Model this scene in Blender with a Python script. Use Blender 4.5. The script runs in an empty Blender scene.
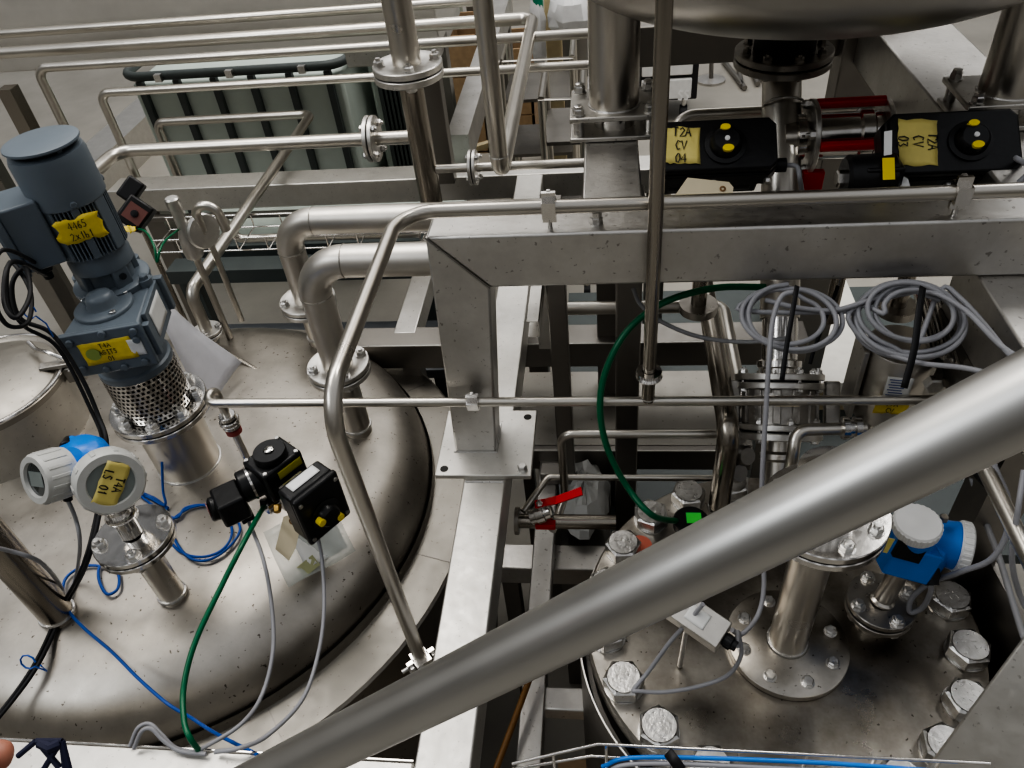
import bpy, math, random
from mathutils import Vector, Matrix
random.seed(7)
S = bpy.context.scene
COL = S.collection
H = 2.8          # height of the photographer's eye above the hall floor; drawing coordinates have z=0 at the eye
F = 769.0
RM = Matrix(((0.99241691, -0.00729636, -0.12270059), (0.0863798, -0.66878654, 0.73841932), (-0.08744828, -0.74341867, -0.66308482)))
RT = RM.transposed()
V = Vector
def ray(px, py): return RM @ V(((px - 512) / F, (py - 384) / F, 1))
def PZ(px, py, z): r = ray(px, py); return r * (z / r.z)
def PY(px, py, y): r = ray(px, py); return r * (y / r.y)
def PX(px, py, x): r = ray(px, py); return r * (x / r.x)
def PD(px, py, d): return ray(px, py) * d
def pj(p):
    c = RT @ V(p); return (c.x / c.z * F + 512, c.y / c.z * F + 384)
def dep(p): return (RT @ V(p)).z
def _on(p, ax, i, target):
    # point on the line p + t*axis whose image coordinate i equals target (closed form)
    c = RT @ p; a = RT @ ax; k = (target - (512, 384)[i]) / F
    t = (k * c.z - c[i]) / (a[i] - k * a.z)
    return p + ax * t
AX, AY, AZ = V((1, 0, 0)), V((0, 1, 0)), V((0, 0, 1))
def onX(p, px): return _on(p, AX, 0, px)
def onY(p, py): return _on(p, AY, 1, py)
def onZ(p, py): return _on(p, AZ, 1, py)
def frame(o, z=AZ, x=AX):
    z = V(z).normalized(); x = V(x)
    if abs(x.normalized().dot(z)) > .98: x = AY if abs(z.y) < .9 else AZ
    x = (x - z * x.dot(z)).normalized(); y = z.cross(x)
    return Matrix(((x.x, y.x, z.x, o[0]), (x.y, y.y, z.y, o[1]), (x.z, y.z, z.z, o[2]), (0, 0, 0, 1)))
def fillet(pts, rad, n=7):
    pts = [V(p) for p in pts]
    if len(pts) < 3 or rad <= 0: return pts
    out = [pts[0]]
    for i in range(1, len(pts) - 1):
        a, b, c = pts[i - 1], pts[i], pts[i + 1]
        u = (a - b); w = (c - b); lu, lw = u.length, w.length; u.normalize(); w.normalize()
        ang = u.angle(w, 0)
        if ang > 3.10: out.append(b); continue
        d = min(rad / math.tan(ang / 2), lu * .48, lw * .48); r = d * math.tan(ang / 2)
        cen = b + (u + w).normalized() * (r / math.sin(ang / 2))
        p0, p1 = b + u * d, b + w * d; v0, v1 = p0 - cen, p1 - cen
        th = v0.angle(v1, 0)
        for k in range(n + 1):
            t = k / n
            out.append(cen + (v0 * math.sin((1 - t) * th) + v1 * math.sin(t * th)) / max(math.sin(th), 1e-6))
    out.append(pts[-1]); return out
def spline(pts, n=8):
    pts = [V(p) for p in pts]
    if len(pts) < 3: return pts
    P = [pts[0] * 2 - pts[1]] + pts + [pts[-1] * 2 - pts[-2]]; out = []
    for i in range(1, len(P) - 2):
        a, b, c, d = P[i - 1], P[i], P[i + 1], P[i + 2]
        for k in range(n):
            t = k / n
            out.append(.5 * ((2 * b) + (c - a) * t + (2 * a - 5 * b + 4 * c - d) * t * t + (3 * b - a - 3 * c + d) * t ** 3))
    out.append(pts[-1]); return out
WL = {}          # world (drawing) location of every object that may be a parent
class MB:
    def __init__(s): s.v = []; s.f = []
    def add(s, vs, fs, M=None):
        o = len(s.v)
        s.v += [(M @ V(v)) if M else V(v) for v in vs]; s.f += [tuple(i + o for i in f) for f in fs]; return s
    def box(s, c, d, M=None):
        x, y, z = c; a, b, e = d[0] / 2, d[1] / 2, d[2] / 2
        vs = [(x + i * a, y + j * b, z + k * e) for k in (-1, 1) for j in (-1, 1) for i in (-1, 1)]
        return s.add(vs, [(0, 2, 3, 1), (4, 5, 7, 6), (0, 1, 5, 4), (2, 6, 7, 3), (0, 4, 6, 2), (1, 3, 7, 5)], M)
    def bb(s, a, b, M=None):
        return s.box([(a[i] + b[i]) / 2 for i in range(3)], [abs(a[i] - b[i]) for i in range(3)], M)
    def bar(s, a, b, w, h, up=AZ):      # box from a to b, w across, h along up, top face through a..b
        a, b = V(a), V(b); L = (b - a).length; z = (b - a).normalized()
        M = frame(a, z, up)              # local x = up
        return s.box((-h / 2, 0, L / 2), (h, w, L), M)
    def prism(s, poly, z0, z1, M=None):
        n = len(poly)
        vs = [(p[0], p[1], z0) for p in poly] + [(p[0], p[1], z1) for p in poly]
        ar = sum(poly[i][0] * poly[(i + 1) % n][1] - poly[(i + 1) % n][0] * poly[i][1] for i in range(n))
        fs = [tuple(reversed(range(n))), tuple(range(n, 2 * n))] + [(i, (i + 1) % n, n + (i + 1) % n, n + i) for i in range(n)]
        if ar < 0: fs = [tuple(reversed(f)) for f in fs]
        return s.add(vs, fs, M)
    def lathe(s, prof, M=None, seg=32, caps=True, a0=0, a1=2 * math.pi):
        full = abs(a1 - a0 - 2 * math.pi) < 1e-6; ns = seg if full else seg + 1
        vs = []; fs = []
        for r, z in prof:
            for k in range(ns):
                t = a0 + (a1 - a0) * k / seg; vs.append((max(r, 1e-5) * math.cos(t), max(r, 1e-5) * math.sin(t), z))
        for i in range(len(prof) - 1):
            for k in range(seg):
                k2 = (k + 1) % ns; fs.append((i * ns + k, i * ns + k2, (i + 1) * ns + k2, (i + 1) * ns + k))
        if caps and full:
            fs.append(tuple(reversed(range(ns)))); fs.append(tuple(range((len(prof) - 1) * ns, len(prof) * ns)))
        return s.add(vs, fs, M)
    def cyl(s, a, b, r, seg=24, r2=None, ch=0):
        a, b = V(a), V(b); L = (b - a).length; r2 = r if r2 is None else r2
        pr = [(r, 0), (r2, L)] if not ch else [(r - ch, 0), (r, ch), (r2, L - ch), (r2 - ch, L)]
        return s.lathe(pr, frame(a, b - a), seg)
    def tube(s, pts, r, seg=12, closed=False, caps=True):
        pts = [V(p) for p in pts]
        q = [pts[0]]
        for p in pts[1:]:
            if (p - q[-1]).length > 1e-5: q.append(p)
        pts = q; n = len(pts)
        T = []
        for i in range(n):
            a = pts[i - 1] if (i or closed) else pts[0]; b = pts[(i + 1) % n] if (i < n - 1 or closed) else pts[-1]
            T.append((b - a).normalized())
        x = T[0].orthogonal().normalized(); vs = []; fs = []
        for i in range(n):
            x = (x - T[i] * x.dot(T[i])).normalized(); y = T[i].cross(x)
            # keep the section round in mitred corners
            for k in range(seg):
                t = 2 * math.pi * k / seg; vs.append(pts[i] + x * (r * math.cos(t)) + y * (r * math.sin(t)))
        for i in range(n - 1 if not closed else n):
            j = (i + 1) % n
            for k in range(seg): fs.append((i * seg + k, i * seg + (k + 1) % seg, j * seg + (k + 1) % seg, j * seg + k))
        if caps and not closed: fs.append(tuple(reversed(range(seg)))); fs.append(tuple(range((n - 1) * seg, n * seg)))
        return s.add(vs, fs)
    def hexb(s, p, ax, af, h, seg=6, rot=0.0):
        M = frame(p, ax) @ Matrix.Rotation(rot, 4, 'Z'); R = af / 2 / math.cos(math.pi / 6)
        s.lathe([(R, 0), (R, h * .82), (af / 2 * .93, h)], M, 6); return s
    def ribbon(s, pts, w, nrm, th=0):
        pts = [V(p) for p in pts]; n = len(pts); vs = []
        for i in range(n):
            t = (pts[min(i + 1, n - 1)] - pts[max(i - 1, 0)]).normalized()
            c = t.cross(V(nrm)).normalized() * w / 2; vs += [pts[i] - c, pts[i] + c]
        return s.add(vs, [(2 * i, 2 * i + 1, 2 * i + 3, 2 * i + 2) for i in range(n - 1)])
    def build(s, name, mat, parent=None, smooth=True, bev=0, ang=38, solid=0, label=None, cat=None, group=None, kind=None, sub=0, wire=0):
        if parent is None:
            lo = [min(v[i] for v in s.v) for i in range(3)]; hi = [max(v[i] for v in s.v) for i in range(3)]
            loc = V(((lo[0] + hi[0]) / 2, (lo[1] + hi[1]) / 2, lo[2]))
        else: loc = WL[parent.name]
        me = bpy.data.meshes.new(name); me.from_pydata([tuple(v - loc) for v in s.v], [], s.f); me.update()
        o = bpy.data.objects.new(name, me); COL.objects.link(o); WL[o.name] = loc.copy()
        me.materials.append(mat)
        if smooth:
            me.shade_smooth(); me.set_sharp_from_angle(angle=math.radians(ang))
        if parent is not None: o.parent = parent
        else: o.location = loc + V((0, 0, H))
        if wire: m = o.modifiers.new('w', 'WIREFRAME'); m.thickness = wire; m.use_replace = True
        if solid: m = o.modifiers.new('s', 'SOLIDIFY'); m.thickness = solid; m.offset = 0
        if bev: m = o.modifiers.new('b', 'BEVEL'); m.width = bev; m.segments = 2; m.limit_method = 'ANGLE'; m.angle_limit = math.radians(50)
        if sub: m = o.modifiers.new('u', 'SUBSURF'); m.levels = m.render_levels = sub
        if label: o['label'] = label
        if cat: o['category'] = cat
        if group: o['group'] = group
        if kind: o['kind'] = kind
        return o
def thing(name, label, cat, loc, group=None):
    o = bpy.data.objects.new(name, None); COL.objects.link(o); o.empty_display_size = .05
    o.location = V(loc) + V((0, 0, H)); WL[o.name] = V(loc)
    o['label'] = label; o['category'] = cat
    if group: o['group'] = group
    return o

# ------------------------------------------------------------------ materials
MATS = {}
def base_mat(name):
    m = bpy.data.materials.new(name); m.use_nodes = True; nt = m.node_tree
    return m, nt, nt.nodes, nt.links, nt.nodes['Principled BSDF']
def steel(name, col=(.60, .585, .56), rough=.3, stain=.35, scale=6, brush=None, metal=1.0, bump=.02, speck=0.0, dark=(.35, .33, .30), var=.13):
    m, nt, N, L, P = base_mat(name)
    tc = N.new('ShaderNodeTexCoord'); mp = N.new('ShaderNodeMapping'); L.new(tc.outputs['Object'], mp.inputs[0])
    n1 = N.new('ShaderNodeTexNoise'); n1.inputs['Scale'].default_value = scale; n1.inputs['Detail'].default_value = 6 if bump else 2; n1.inputs['Roughness'].default_value = .65
    L.new(mp.outputs[0], n1.inputs['Vector'])
    r1 = N.new('ShaderNodeValToRGB'); r1.color_ramp.elements[0].position = .38; r1.color_ramp.elements[1].position = .66
    L.new(n1.outputs['Fac'], r1.inputs[0])
    mx = N.new('ShaderNodeMixRGB'); mx.inputs[1].default_value = (*[c * (1 - stain) + d * stain for c, d in zip(col, dark)], 1); mx.inputs[2].default_value = (*col, 1)
    L.new(r1.outputs[0], mx.inputs[0]); out = mx.outputs[0]
    if speck:
        v = N.new('ShaderNodeTexNoise'); v.inputs['Scale'].default_value = max(scale * 9, 90); v.inputs['Detail'].default_value = 2; L.new(mp.outputs[0], v.inputs['Vector'])
        r = N.new('ShaderNodeValToRGB'); r.color_ramp.elements[0].position = .27; r.color_ramp.elements[0].color = (1, 1, 1, 1); r.color_ramp.elements[1].position = .32; r.color_ramp.elements[1].color = (0, 0, 0, 1)
        L.new(v.outputs['Fac'], r.inputs[0]); m2 = N.new('ShaderNodeMixRGB'); m2.inputs[2].default_value = (.10, .085, .07, 1)
        mm = N.new('ShaderNodeMath'); mm.operation = 'MULTIPLY'; mm.inputs[1].default_value = speck; L.new(r.outputs[0], mm.inputs[0]); L.new(mm.outputs[0], m2.inputs[0]); L.new(out, m2.inputs[1]); out = m2.outputs[0]
    L.new(out, P.inputs['Base Color'])
    P.inputs['Metallic'].default_value = metal
    n2 = N.new('ShaderNodeTexNoise'); n2.inputs['Scale'].default_value = scale * 3.3; n2.inputs['Detail'].default_value = 5 if bump else 1
    mb = N.new('ShaderNodeMapping'); L.new(tc.outputs['Object'], mb.inputs[0]); mb.inputs['Scale'].default_value = brush or (1, 1, 1); L.new(mb.outputs[0], n2.inputs['Vector'])
    mr = N.new('ShaderNodeMapRange'); mr.inputs['To Min'].default_value = max(rough - var * .8, .04); mr.inputs['To Max'].default_value = rough + var
    L.new(n2.outputs['Fac'], mr.inputs['Value']); L.new(mr.outputs[0], P.inputs['Roughness'])
    bp = N.new('ShaderNodeBump'); bp.inputs['Strength'].default_value = bump * 4; bp.inputs['Distance'].default_value = .004
    L.new(n2.outputs['Fac'], bp.inputs['Height'])
    if bump: L.new(bp.outputs[0], P.inputs['Normal'])
    MATS[name] = m; return m
def plain(name, col, rough=.5, metal=0, var=.12, scale=20, coat=0, bump=0.1, trans=0, alpha=1):
    m, nt, N, L, P = base_mat(name)
    tc = N.new('ShaderNodeTexCoord'); n = N.new('ShaderNodeTexNoise'); n.inputs['Scale'].default_value = scale; n.inputs['Detail'].default_value = 4
    L.new(tc.outputs['Object'], n.inputs['Vector'])
    mx = N.new('ShaderNodeMixRGB'); mx.inputs[1].default_value = (*[c * (1 - var) for c in col], 1); mx.inputs[2].default_value = (*[min(1, c * (1 + var)) for c in col], 1)
    L.new(n.outputs['Fac'], mx.inputs[0]); L.new(mx.outputs[0], P.inputs['Base Color'])
    P.inputs['Roughness'].default_value = rough; P.inputs['Metallic'].default_value = metal; P.inputs['Coat Weight'].default_value = coat
    P.inputs['Transmission Weight'].default_value = trans; P.inputs['Alpha'].default_value = alpha
    if bump:
        b = N.new('ShaderNodeBump'); b.inputs['Strength'].default_value = bump; b.inputs['Distance'].default_value = .002; L.new(n.outputs['Fac'], b.inputs['Height']); L.new(b.outputs[0], P.inputs['Normal'])
    MATS[name] = m; return m
M_pipe = steel('pipe_steel', (.60, .57, .52), .29, .12, 3, bump=0, var=.05)
M_pipe2 = steel('bright_pipe_steel', (.66, .63, .575), .30, .14, 5, bump=0, var=.05)
M_satin = steel('satin_pipe_steel', (.68, .65, .60), .40, .22, 6, bump=.004, var=.08)
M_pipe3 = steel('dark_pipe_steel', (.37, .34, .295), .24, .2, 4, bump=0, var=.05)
M_rail = steel('handrail_steel', (.56, .555, .54), .37, .18, 5, (1, 1, 1), bump=0, var=.06)
M_beam = steel('beam_steel', (.66, .645, .62), .40, .32, 8, (3, 3, 3), speck=.5, bump=.03)
M_beam_l = steel('light_beam_steel', (.70, .685, .65), .44, .16, 14, speck=.35, bump=.03)
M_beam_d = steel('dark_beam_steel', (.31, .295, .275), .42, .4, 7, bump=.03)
M_head = steel('tank_head_steel', (.52, .49, .445), .40, .6, 5.5, speck=.9, bump=.04, dark=(.33, .305, .27))
M_lid = steel('lid_steel', (.56, .53, .48), .30, .8, 3.2, speck=.95, bump=.07, dark=(.15, .13, .105))
M_hop = steel('hopper_steel', (.42, .405, .38), .40, .35, 4, bump=.03)
M_flange = steel('flange_steel', (.70, .685, .655), .38, .25, 25, bump=.03)
M_flange_d = steel('worn_flange_steel', (.46, .435, .40), .3, .45, 18, bump=.03)
M_bolt = steel('bolt_steel', (.72, .71, .69), .3, .35, 40, bump=.06)
M_chrome = steel('polished_steel', (.74, .72, .69), .14, .25, 15, bump=.01)
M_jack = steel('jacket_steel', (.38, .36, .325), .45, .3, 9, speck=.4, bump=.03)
M_low = steel('low_plate_steel', (.36, .345, .315), .5, .4, 6, speck=.4, bump=.03)
M_casting = steel('cast_steel', (.50, .48, .45), .42, .35, 30, bump=.1)
M_plate = steel('plate_steel', (.62, .60, .56), .42, .25, 12, speck=.6, bump=.04)
M_duct = steel('duct_steel', (.66, .64, .60), .5, .2, 3, (1, 1, 6), bump=.01, metal=.55)
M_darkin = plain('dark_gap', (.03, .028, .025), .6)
M_gask = plain('gasket_black', (.02, .02, .02), .7)
M_motor = plain('motor_grey', (.155, .185, .215), .38, var=.1, scale=12, bump=.12)
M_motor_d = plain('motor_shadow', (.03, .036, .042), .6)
M_black = plain('black_plastic', (.013, .013, .014), .33, var=.3, scale=60, bump=.35)
M_rubber = plain('black_rubber', (.018, .018, .020), .55)
M_yellow = plain('yellow_plastic', (.90, .70, .02), .4)
M_tape = plain('yellow_tape', (.80, .63, .10), .55, var=.15, scale=60, bump=.5)
M_tape2 = plain('pale_yellow_tape', (.72, .62, .22), .55, var=.12, scale=40, bump=.5)
M_ink = plain('ink', (.02, .02, .02), .6)
M_white = plain('white_plastic', (.80, .80, .79), .4)
M_cap = plain('grey_cap', (.52, .52, .50), .42, bump=.1)
M_blue = plain('blue_housing', (.02, .21, .70), .32, var=.08)
M_glass = plain('display_glass', (.05, .06, .06), .06, coat=1)
M_display = plain('display_grey', (.25, .28, .27), .3)
M_red = plain('red_paint', (.60, .02, .025), .35)
M_cgrey = plain('grey_cable', (.30, .30, .31), .45)
M_clight = plain('light_grey_cable', (.33, .33, .35), .45)
M_cblue = plain('blue_cable', (.02, .10, .42), .4)
M_cgreen = plain('green_hose', (.003, .14, .06), .3)
M_gsheen = plain('green_label', (.10, .75, .12), .4)
M_paper = plain('paper', (.72, .72, .70), .7)
M_tag = plain('manila_tag', (.62, .55, .40), .7)
M_bag = plain('clear_bag', (.75, .78, .74), .12, alpha=.38)
M_sheet = plain('clear_sheet', (.70, .70, .74), .3, alpha=.72)
M_tote = plain('tote_grey_green', (.58, .65, .60), .45, scale=4)
M_tote_d = plain('tote_rim', (.085, .10, .098), .45)
M_wood = plain('wood', (.36, .25, .15), .7, var=.3)
M_ply = plain('pale_wood', (.62, .52, .33), .7, var=.15)
M_green = plain('grey_green_mesh', (.20, .24, .17), .6)
M_skin = plain('skin', (.45, .20, .14), .5)
M_rubplate = plain('grey_sheet', (.13, .14, .15), .6)
M_brown = plain('brown_hose', (.20, .10, .03), .5)

def floor_mat():
    m, nt, N, L, P = base_mat('concrete_floor')
    tc = N.new('ShaderNodeTexCoord'); n = N.new('ShaderNodeTexNoise'); n.inputs['Scale'].default_value = .9; n.inputs['Detail'].default_value = 9; n.inputs['Roughness'].default_value = .62
    L.new(tc.outputs['Object'], n.inputs['Vector']); r = N.new('ShaderNodeValToRGB')
    r.color_ramp.elements[0].position = .3; r.color_ramp.elements[0].color = (.30, .28, .245, 1); r.color_ramp.elements[1].position = .7; r.color_ramp.elements[1].color = (.45, .425, .375, 1)
    L.new(n.outputs['Fac'], r.inputs[0]); L.new(r.outputs[0], P.inputs['Base Color']); P.inputs['Roughness'].default_value = .55
    return m
M_floor = floor_mat()

# ------------------------------------------------------------------ small builders
def bolts_ring(parent, p, ax, R, n, af, h, mat=None, off=0.0, through=0, name='bolt', x=AX):
    M = frame(p, ax, x)
    for k in range(n):
        t = off + 2 * math.pi * k / n; b = MB(); q = M @ V((R * math.cos(t), R * math.sin(t), 0)); a = V(ax).normalized()
        b.hexb(q, a, af, h, rot=t * 1.7)
        b.lathe([(af * .68, -.0005), (af * .68, h * .12)], frame(q, a), 16)
        if through:
            b.cyl(q, q - a * (through + h * .8), af * .32, 10); b.hexb(q - a * through, -a, af, h * .8, rot=t)
            b.cyl(q + a * h, q + a * (h + af * .25), af * .28, 10)
        b.build(name, mat or M_bolt, parent, ang=30)
def flange_pair(parent, p, ax, R, t, nb, af, mat=None, gap=.004, bore=None, off=.2, bmat=None, x=AX):
    """two discs bolted face to face; p = outer face of the upper disc, ax points outward"""
    a = V(ax).normalized(); p = V(p); mat = mat or M_flange
    for i in (0, 1):
        q = p - a * (i * (t + gap)); c = .12 * t
        pr = [(R - c, -t), (R, -t + c), (R, -c), (R - c, 0)]
        if i == 0 and bore: pr = [(R - c, -t), (R, -t + c), (R, -c), (R - c, 0), (R * .70, 0), (R * .66, -.002), (bore * 1.02, -.002)]
        MB().lathe(pr, frame(q, a), 48).build('flange', mat, parent)
    MB().lathe([(R * .93, 0), (R * .93, gap)], frame(p - a * (t + gap), a), 40).build('gasket', M_gask, parent)
    bolts_ring(parent, p, a, R * .8, nb, af, af * .6, bmat, off, through=2 * t + gap, x=x)
def weld(mb, p, ax, r, w=.0025):
    M = frame(p, ax); pts = [M @ V((r * math.cos(t * math.pi / 16), r * math.sin(t * math.pi / 16), 0)) for t in range(32)]
    return mb.tube(pts, w, 6, closed=True)
def pipe(name, label, pts, r, bend=.05, mat=None, cat='pipe', welds=(), seg=20, group=None, parent=None):
    m = MB(); P = fillet(pts, bend, 9); m.tube(P, r, seg)
    o = m.build(name, mat or M_pipe, parent, label=label if parent is None else None, cat=cat if parent is None else None, group=group, ang=60)
    if welds:
        w = MB()
        for p, ax in welds: weld(w, p, ax, r * 1.0, r * .06 + .0006)
        w.build('weld_seam', M_bolt, o)
    return o
def cable(label, pts, r, mat, cat='cable', name='cable', n=8, seg=8, group=None):
    return MB().tube(spline(pts, n), r, seg).build(name, mat, label=label, cat=cat, group=group, ang=60)
def coil_pts(c, ax, rx, ry, turns, jitter=.006, x=AX, start=0.0, n=18, pitch=.004):
    M = frame(c, ax, x); out = []
    for k in range(int(turns * n) + 1):
        t = start + 2 * math.pi * k / n; j = 1 + random.uniform(-1, 1) * jitter * 4
        out.append(M @ V((rx * j * math.cos(t), ry * j * math.sin(t), pitch * k / n * 2 + random.uniform(-1, 1) * jitter * .3)))
    return out
GL = {'T': [[(0, 1), (1, 1)], [(.5, 1), (.45, 0)]], 'A': [[(0, 0), (.5, 1), (1, 0)], [(.2, .4), (.8, .4)]], 'C': [[(.9, .9), (.4, 1), (.05, .5), (.4, 0), (.9, .1)]],
      'V': [[(0, 1), (.45, 0), (.95, 1)]], '2': [[(.05, .8), (.5, 1), (.85, .7), (.05, 0), (.95, .05)]], '4': [[(.7, 0), (.65, 1), (0, .35), (.95, .35)]],
      '0': [[(.5, 1), (.1, .6), (.2, .1), (.6, 0), (.9, .4), (.8, .9), (.5, 1)]], '1': [[(.3, .7), (.55, 1), (.5, 0)]], '3': [[(.1, .95), (.8, .95), (.4, .55), (.9, .3), (.5, 0), (.05, .1)]],
      'G': [[(.9, .85), (.5, 1), (.1, .5), (.4, 0), (.85, .15), (.85, .45), (.5, .45)]], 'I': [[(.5, 1), (.5, 0)], [(.2, 1), (.8, 1)], [(.2, 0), (.8, 0)]],
      'S': [[(.9, .9), (.4, 1), (.15, .75), (.8, .35), (.6, 0), (.05, .08)]], '6': [[(.7, 1), (.2, .5), (.2, .1), (.6, 0), (.85, .25), (.6, .5), (.2, .35)]],
      '5': [[(.9, 1), (.25, 1), (.15, .55), (.7, .55), (.8, .2), (.4, 0), (.05, .1)]], 'x': [[(.1, .6), (.8, 0)], [(.8, .6), (.1, 0)]], 'b': [[(.15, 1), (.15, 0), (.7, .05), (.75, .4), (.15, .45)]],
      'L': [[(.2, 1), (.15, 0), (.85, .02)]], 'U': [[(.1, 1), (.15, .15), (.6, 0), (.85, .3), (.85, 1)]], 'Y': [[(0, 1), (.45, .5), (.9, 1)], [(.45, .5), (.4, 0)]], 'E': [[(.9, 1), (.15, 1), (.15, 0), (.9, 0)], [(.15, .5), (.7, .5)]],
      'N': [[(.1, 0), (.1, 1), (.85, 0), (.85, 1)]], 'D': [[(.15, 0), (.15, 1), (.7, .8), (.8, .3), (.15, 0)]], 'R': [[(.15, 0), (.15, 1), (.8, .8), (.15, .5), (.85, 0)]], 'O': [[(.5, 1), (.1, .6), (.2, .1), (.6, 0), (.9, .4), (.8, .9), (.5, 1)]],
      'W': [[(0, 1), (.25, 0), (.5, .7), (.75, 0), (1, 1)]], ' ': []}
def lettering(parent, M, lines, h, mat=None, sw=.12, gap=1.45, adv=1.05, jit=.05, name='lettering'):
    """strokes centred on M's origin, x = reading direction, y = up"""
    m = MB(); n = len(lines)
    for i, ln in enumerate(lines):
        W = len(ln) * h * .62 * adv; y0 = (n / 2 - i - 1) * h * gap + h * (gap - 1) / 2
        for j, ch in enumerate(ln):
            x0 = -W / 2 + j * h * .62 * adv + random.uniform(-1, 1) * jit * h; yy = y0 + random.uniform(-1, 1) * jit * h
            for st in GL.get(ch, []):
                pts = [(x0 + p[0] * h * .55, yy + p[1] * h, 0) for p in st]
                m.ribbon([M @ V(p) for p in pts], h * sw, M.to_3x3() @ AZ)
    return m.build(name, mat or M_ink, parent, smooth=False, solid=.0004)
def tape(parent, M, w, h, lines=None, lh=.01, mat=None, wav=.0012, name='tape_label', ragged=.06, sub=True, sw=.12):
    nx, ny = 10, 5; vs = []; fs = []
    for j in range(ny + 1):
        for i in range(nx + 1):
            u, v = i / nx - .5, j / ny - .5
            dx = random.uniform(-1, 1) * ragged * w * .4 if i in (0, nx) else 0
            dy = random.uniform(-1, 1) * ragged * h * .5 if j in (0, ny) else 0
            vs.append((u * w + dx, v * h + dy, wav * math.sin(u * 9 + v * 3)))
    for j in range(ny):
        for i in range(nx): a = j * (nx + 1) + i; fs.append((a, a + 1, a + nx + 2, a + nx + 1))
    o = MB().add(vs, fs, M).build(name, mat or M_tape, parent, solid=.0006)
    if lines: lettering(o, M @ Matrix.Translation((0, 0, wav + .0010)), lines, lh, sw=sw)
    return o
def pipe_clamp(parent, p, ax, r, up=AZ, stem=.03):
    a = V(ax).normalized(); m = MB(); M = frame(p, a, up); w = .026
    m.lathe([(r + .001, -w / 2), (r + .0035, -w / 2), (r + .0035, w / 2), (r + .001, w / 2), (r + .001, -w / 2)], M, 20, caps=False)
    for s in (-1, 1): m.box((s * (r + .009), 0, 0), (.016, .008, w), M)
    m.box((0, 0, 0), (2 * r + .006, 2 * r + .0085, w * .98), M)
    o = m.build('clamp', M_chrome, parent)
    u = V(up).normalized()
    for s in (r + .012, -r - .010): MB().hexb(p + u * s + u.cross(a) * .003, u.cross(a), .012, .008).build('clamp_screw', M_bolt, parent)
    MB().cyl(p - u * (r + .008), p - u * (r + stem), .0045, 10).build('clamp_stem', M_bolt, parent); return o

# ================================================================== THE HALL FLOOR
MB().bb((-14, -9, -2.9), (12, 22, -2.8)).build('floor', M_floor, kind='structure', smooth=False)

# ================================================================== BIG TANK ON THE LEFT
TC = V((-1.25, 1.36, 0))
def circ3(a, b, c):
    ax, ay, bx, by, cx, cy = a[0], a[1], b[0], b[1], c[0], c[1]
    d = 2 * (ax * (by - cy) + bx * (cy - ay) + cx * (ay - by))
    ux = ((ax * ax + ay * ay) * (by - cy) + (bx * bx + by * by) * (cy - ay) + (cx * cx + cy * cy) * (ay - by)) / d
    uy = ((ax * ax + ay * ay) * (cx - bx) + (bx * bx + by * by) * (ax - cx) + (cx * cx + cy * cy) * (bx - ax)) / d
    return V((ux, uy, 0)), math.hypot(ax - ux, ay - uy)
tank = thing('process_tank', 'large round stainless process tank with domed stained top at the left', 'tank', (TC.x, TC.y, -2.8))
TM = Matrix.Translation(TC)
prof = [(.745, -1.70), (.742, -1.655), (.728, -1.61), (.700, -1.573), (.660, -1.546), (.610, -1.528), (.54, -1.515), (.40, -1.503), (.2, -1.499), (0, -1.498)]
MB().lathe(prof, TM, 96, caps=False).build('domed_head', M_head, tank, ang=80)
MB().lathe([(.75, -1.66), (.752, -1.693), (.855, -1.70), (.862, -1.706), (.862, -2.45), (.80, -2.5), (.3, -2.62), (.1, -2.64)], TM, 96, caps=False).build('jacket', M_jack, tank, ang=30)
MB().tube([TM @ V((.748 * math.cos(t * math.pi / 48), .748 * math.sin(t * math.pi / 48), -1.683)) for t in range(96)], .0035, 6, closed=True).build('weld_seam', M_gask, tank)
for a in (20, 110, 200, 290):
    q = TC + V((math.cos(math.radians(a)), math.sin(math.radians(a)), 0)) * .74
    MB().cyl(q + AZ * -2.8, q + AZ * -2.3, .05).build('leg', M_beam, tank)
for a in (-52, -12, 40):      # seams in the flat jacket ring
    d = V((math.cos(math.radians(a)), math.sin(math.radians(a)), 0))
    MB().bar(TC + d * .755 + AZ * -1.6925, TC + d * .86 + AZ * -1.6985, .003, .002).build('jacket_seam', M_beam_d, tank)

def nozzle(parent, base, top_z, r, mat=None, w=.004):
    b = V(base); t = V((b.x, b.y, top_z))
    o = MB().cyl(b - AZ * .03, t, r, 40).build('nozzle', mat or M_pipe, parent, ang=60)
    wm = MB(); weld(wm, V((b.x, b.y, base[2] + .001)), AZ, r + .001, w); wm.build('weld_ring', M_bolt, o)
    return t
# agitator nozzle, transmitter nozzle, pipe nozzles: welded to the tank
NZ = PZ(190, 462, -1.5)
zf_ag = onZ(NZ, 402).z
nozzle(tank, NZ, zf_ag - .036, .083)
NT = PZ(172, 593, -1.5); zf_t = onZ(NT, 534).z
nozzle(tank, NT, zf_t - .034, .030)
N4 = PZ(357, 425, -1.5); zf4 = onZ(N4, 363).z
nozzle(tank, N4, zf4 - .04, .038)
N5 = PZ(319, 335, -1.5); zf5 = onZ(N5, 298).z
nozzle(tank, N5, zf5 - .04, .036)
N6 = PZ(212, 342, -1.5); zf6 = onZ(N6, 330).z
nozzle(tank, N6, zf6 - .02, .020)
# plain post-like nozzle at the left edge
q = PZ(57, 613, -1.5); nozzle(tank, q, -.95, .037, M_pipe3)
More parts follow.
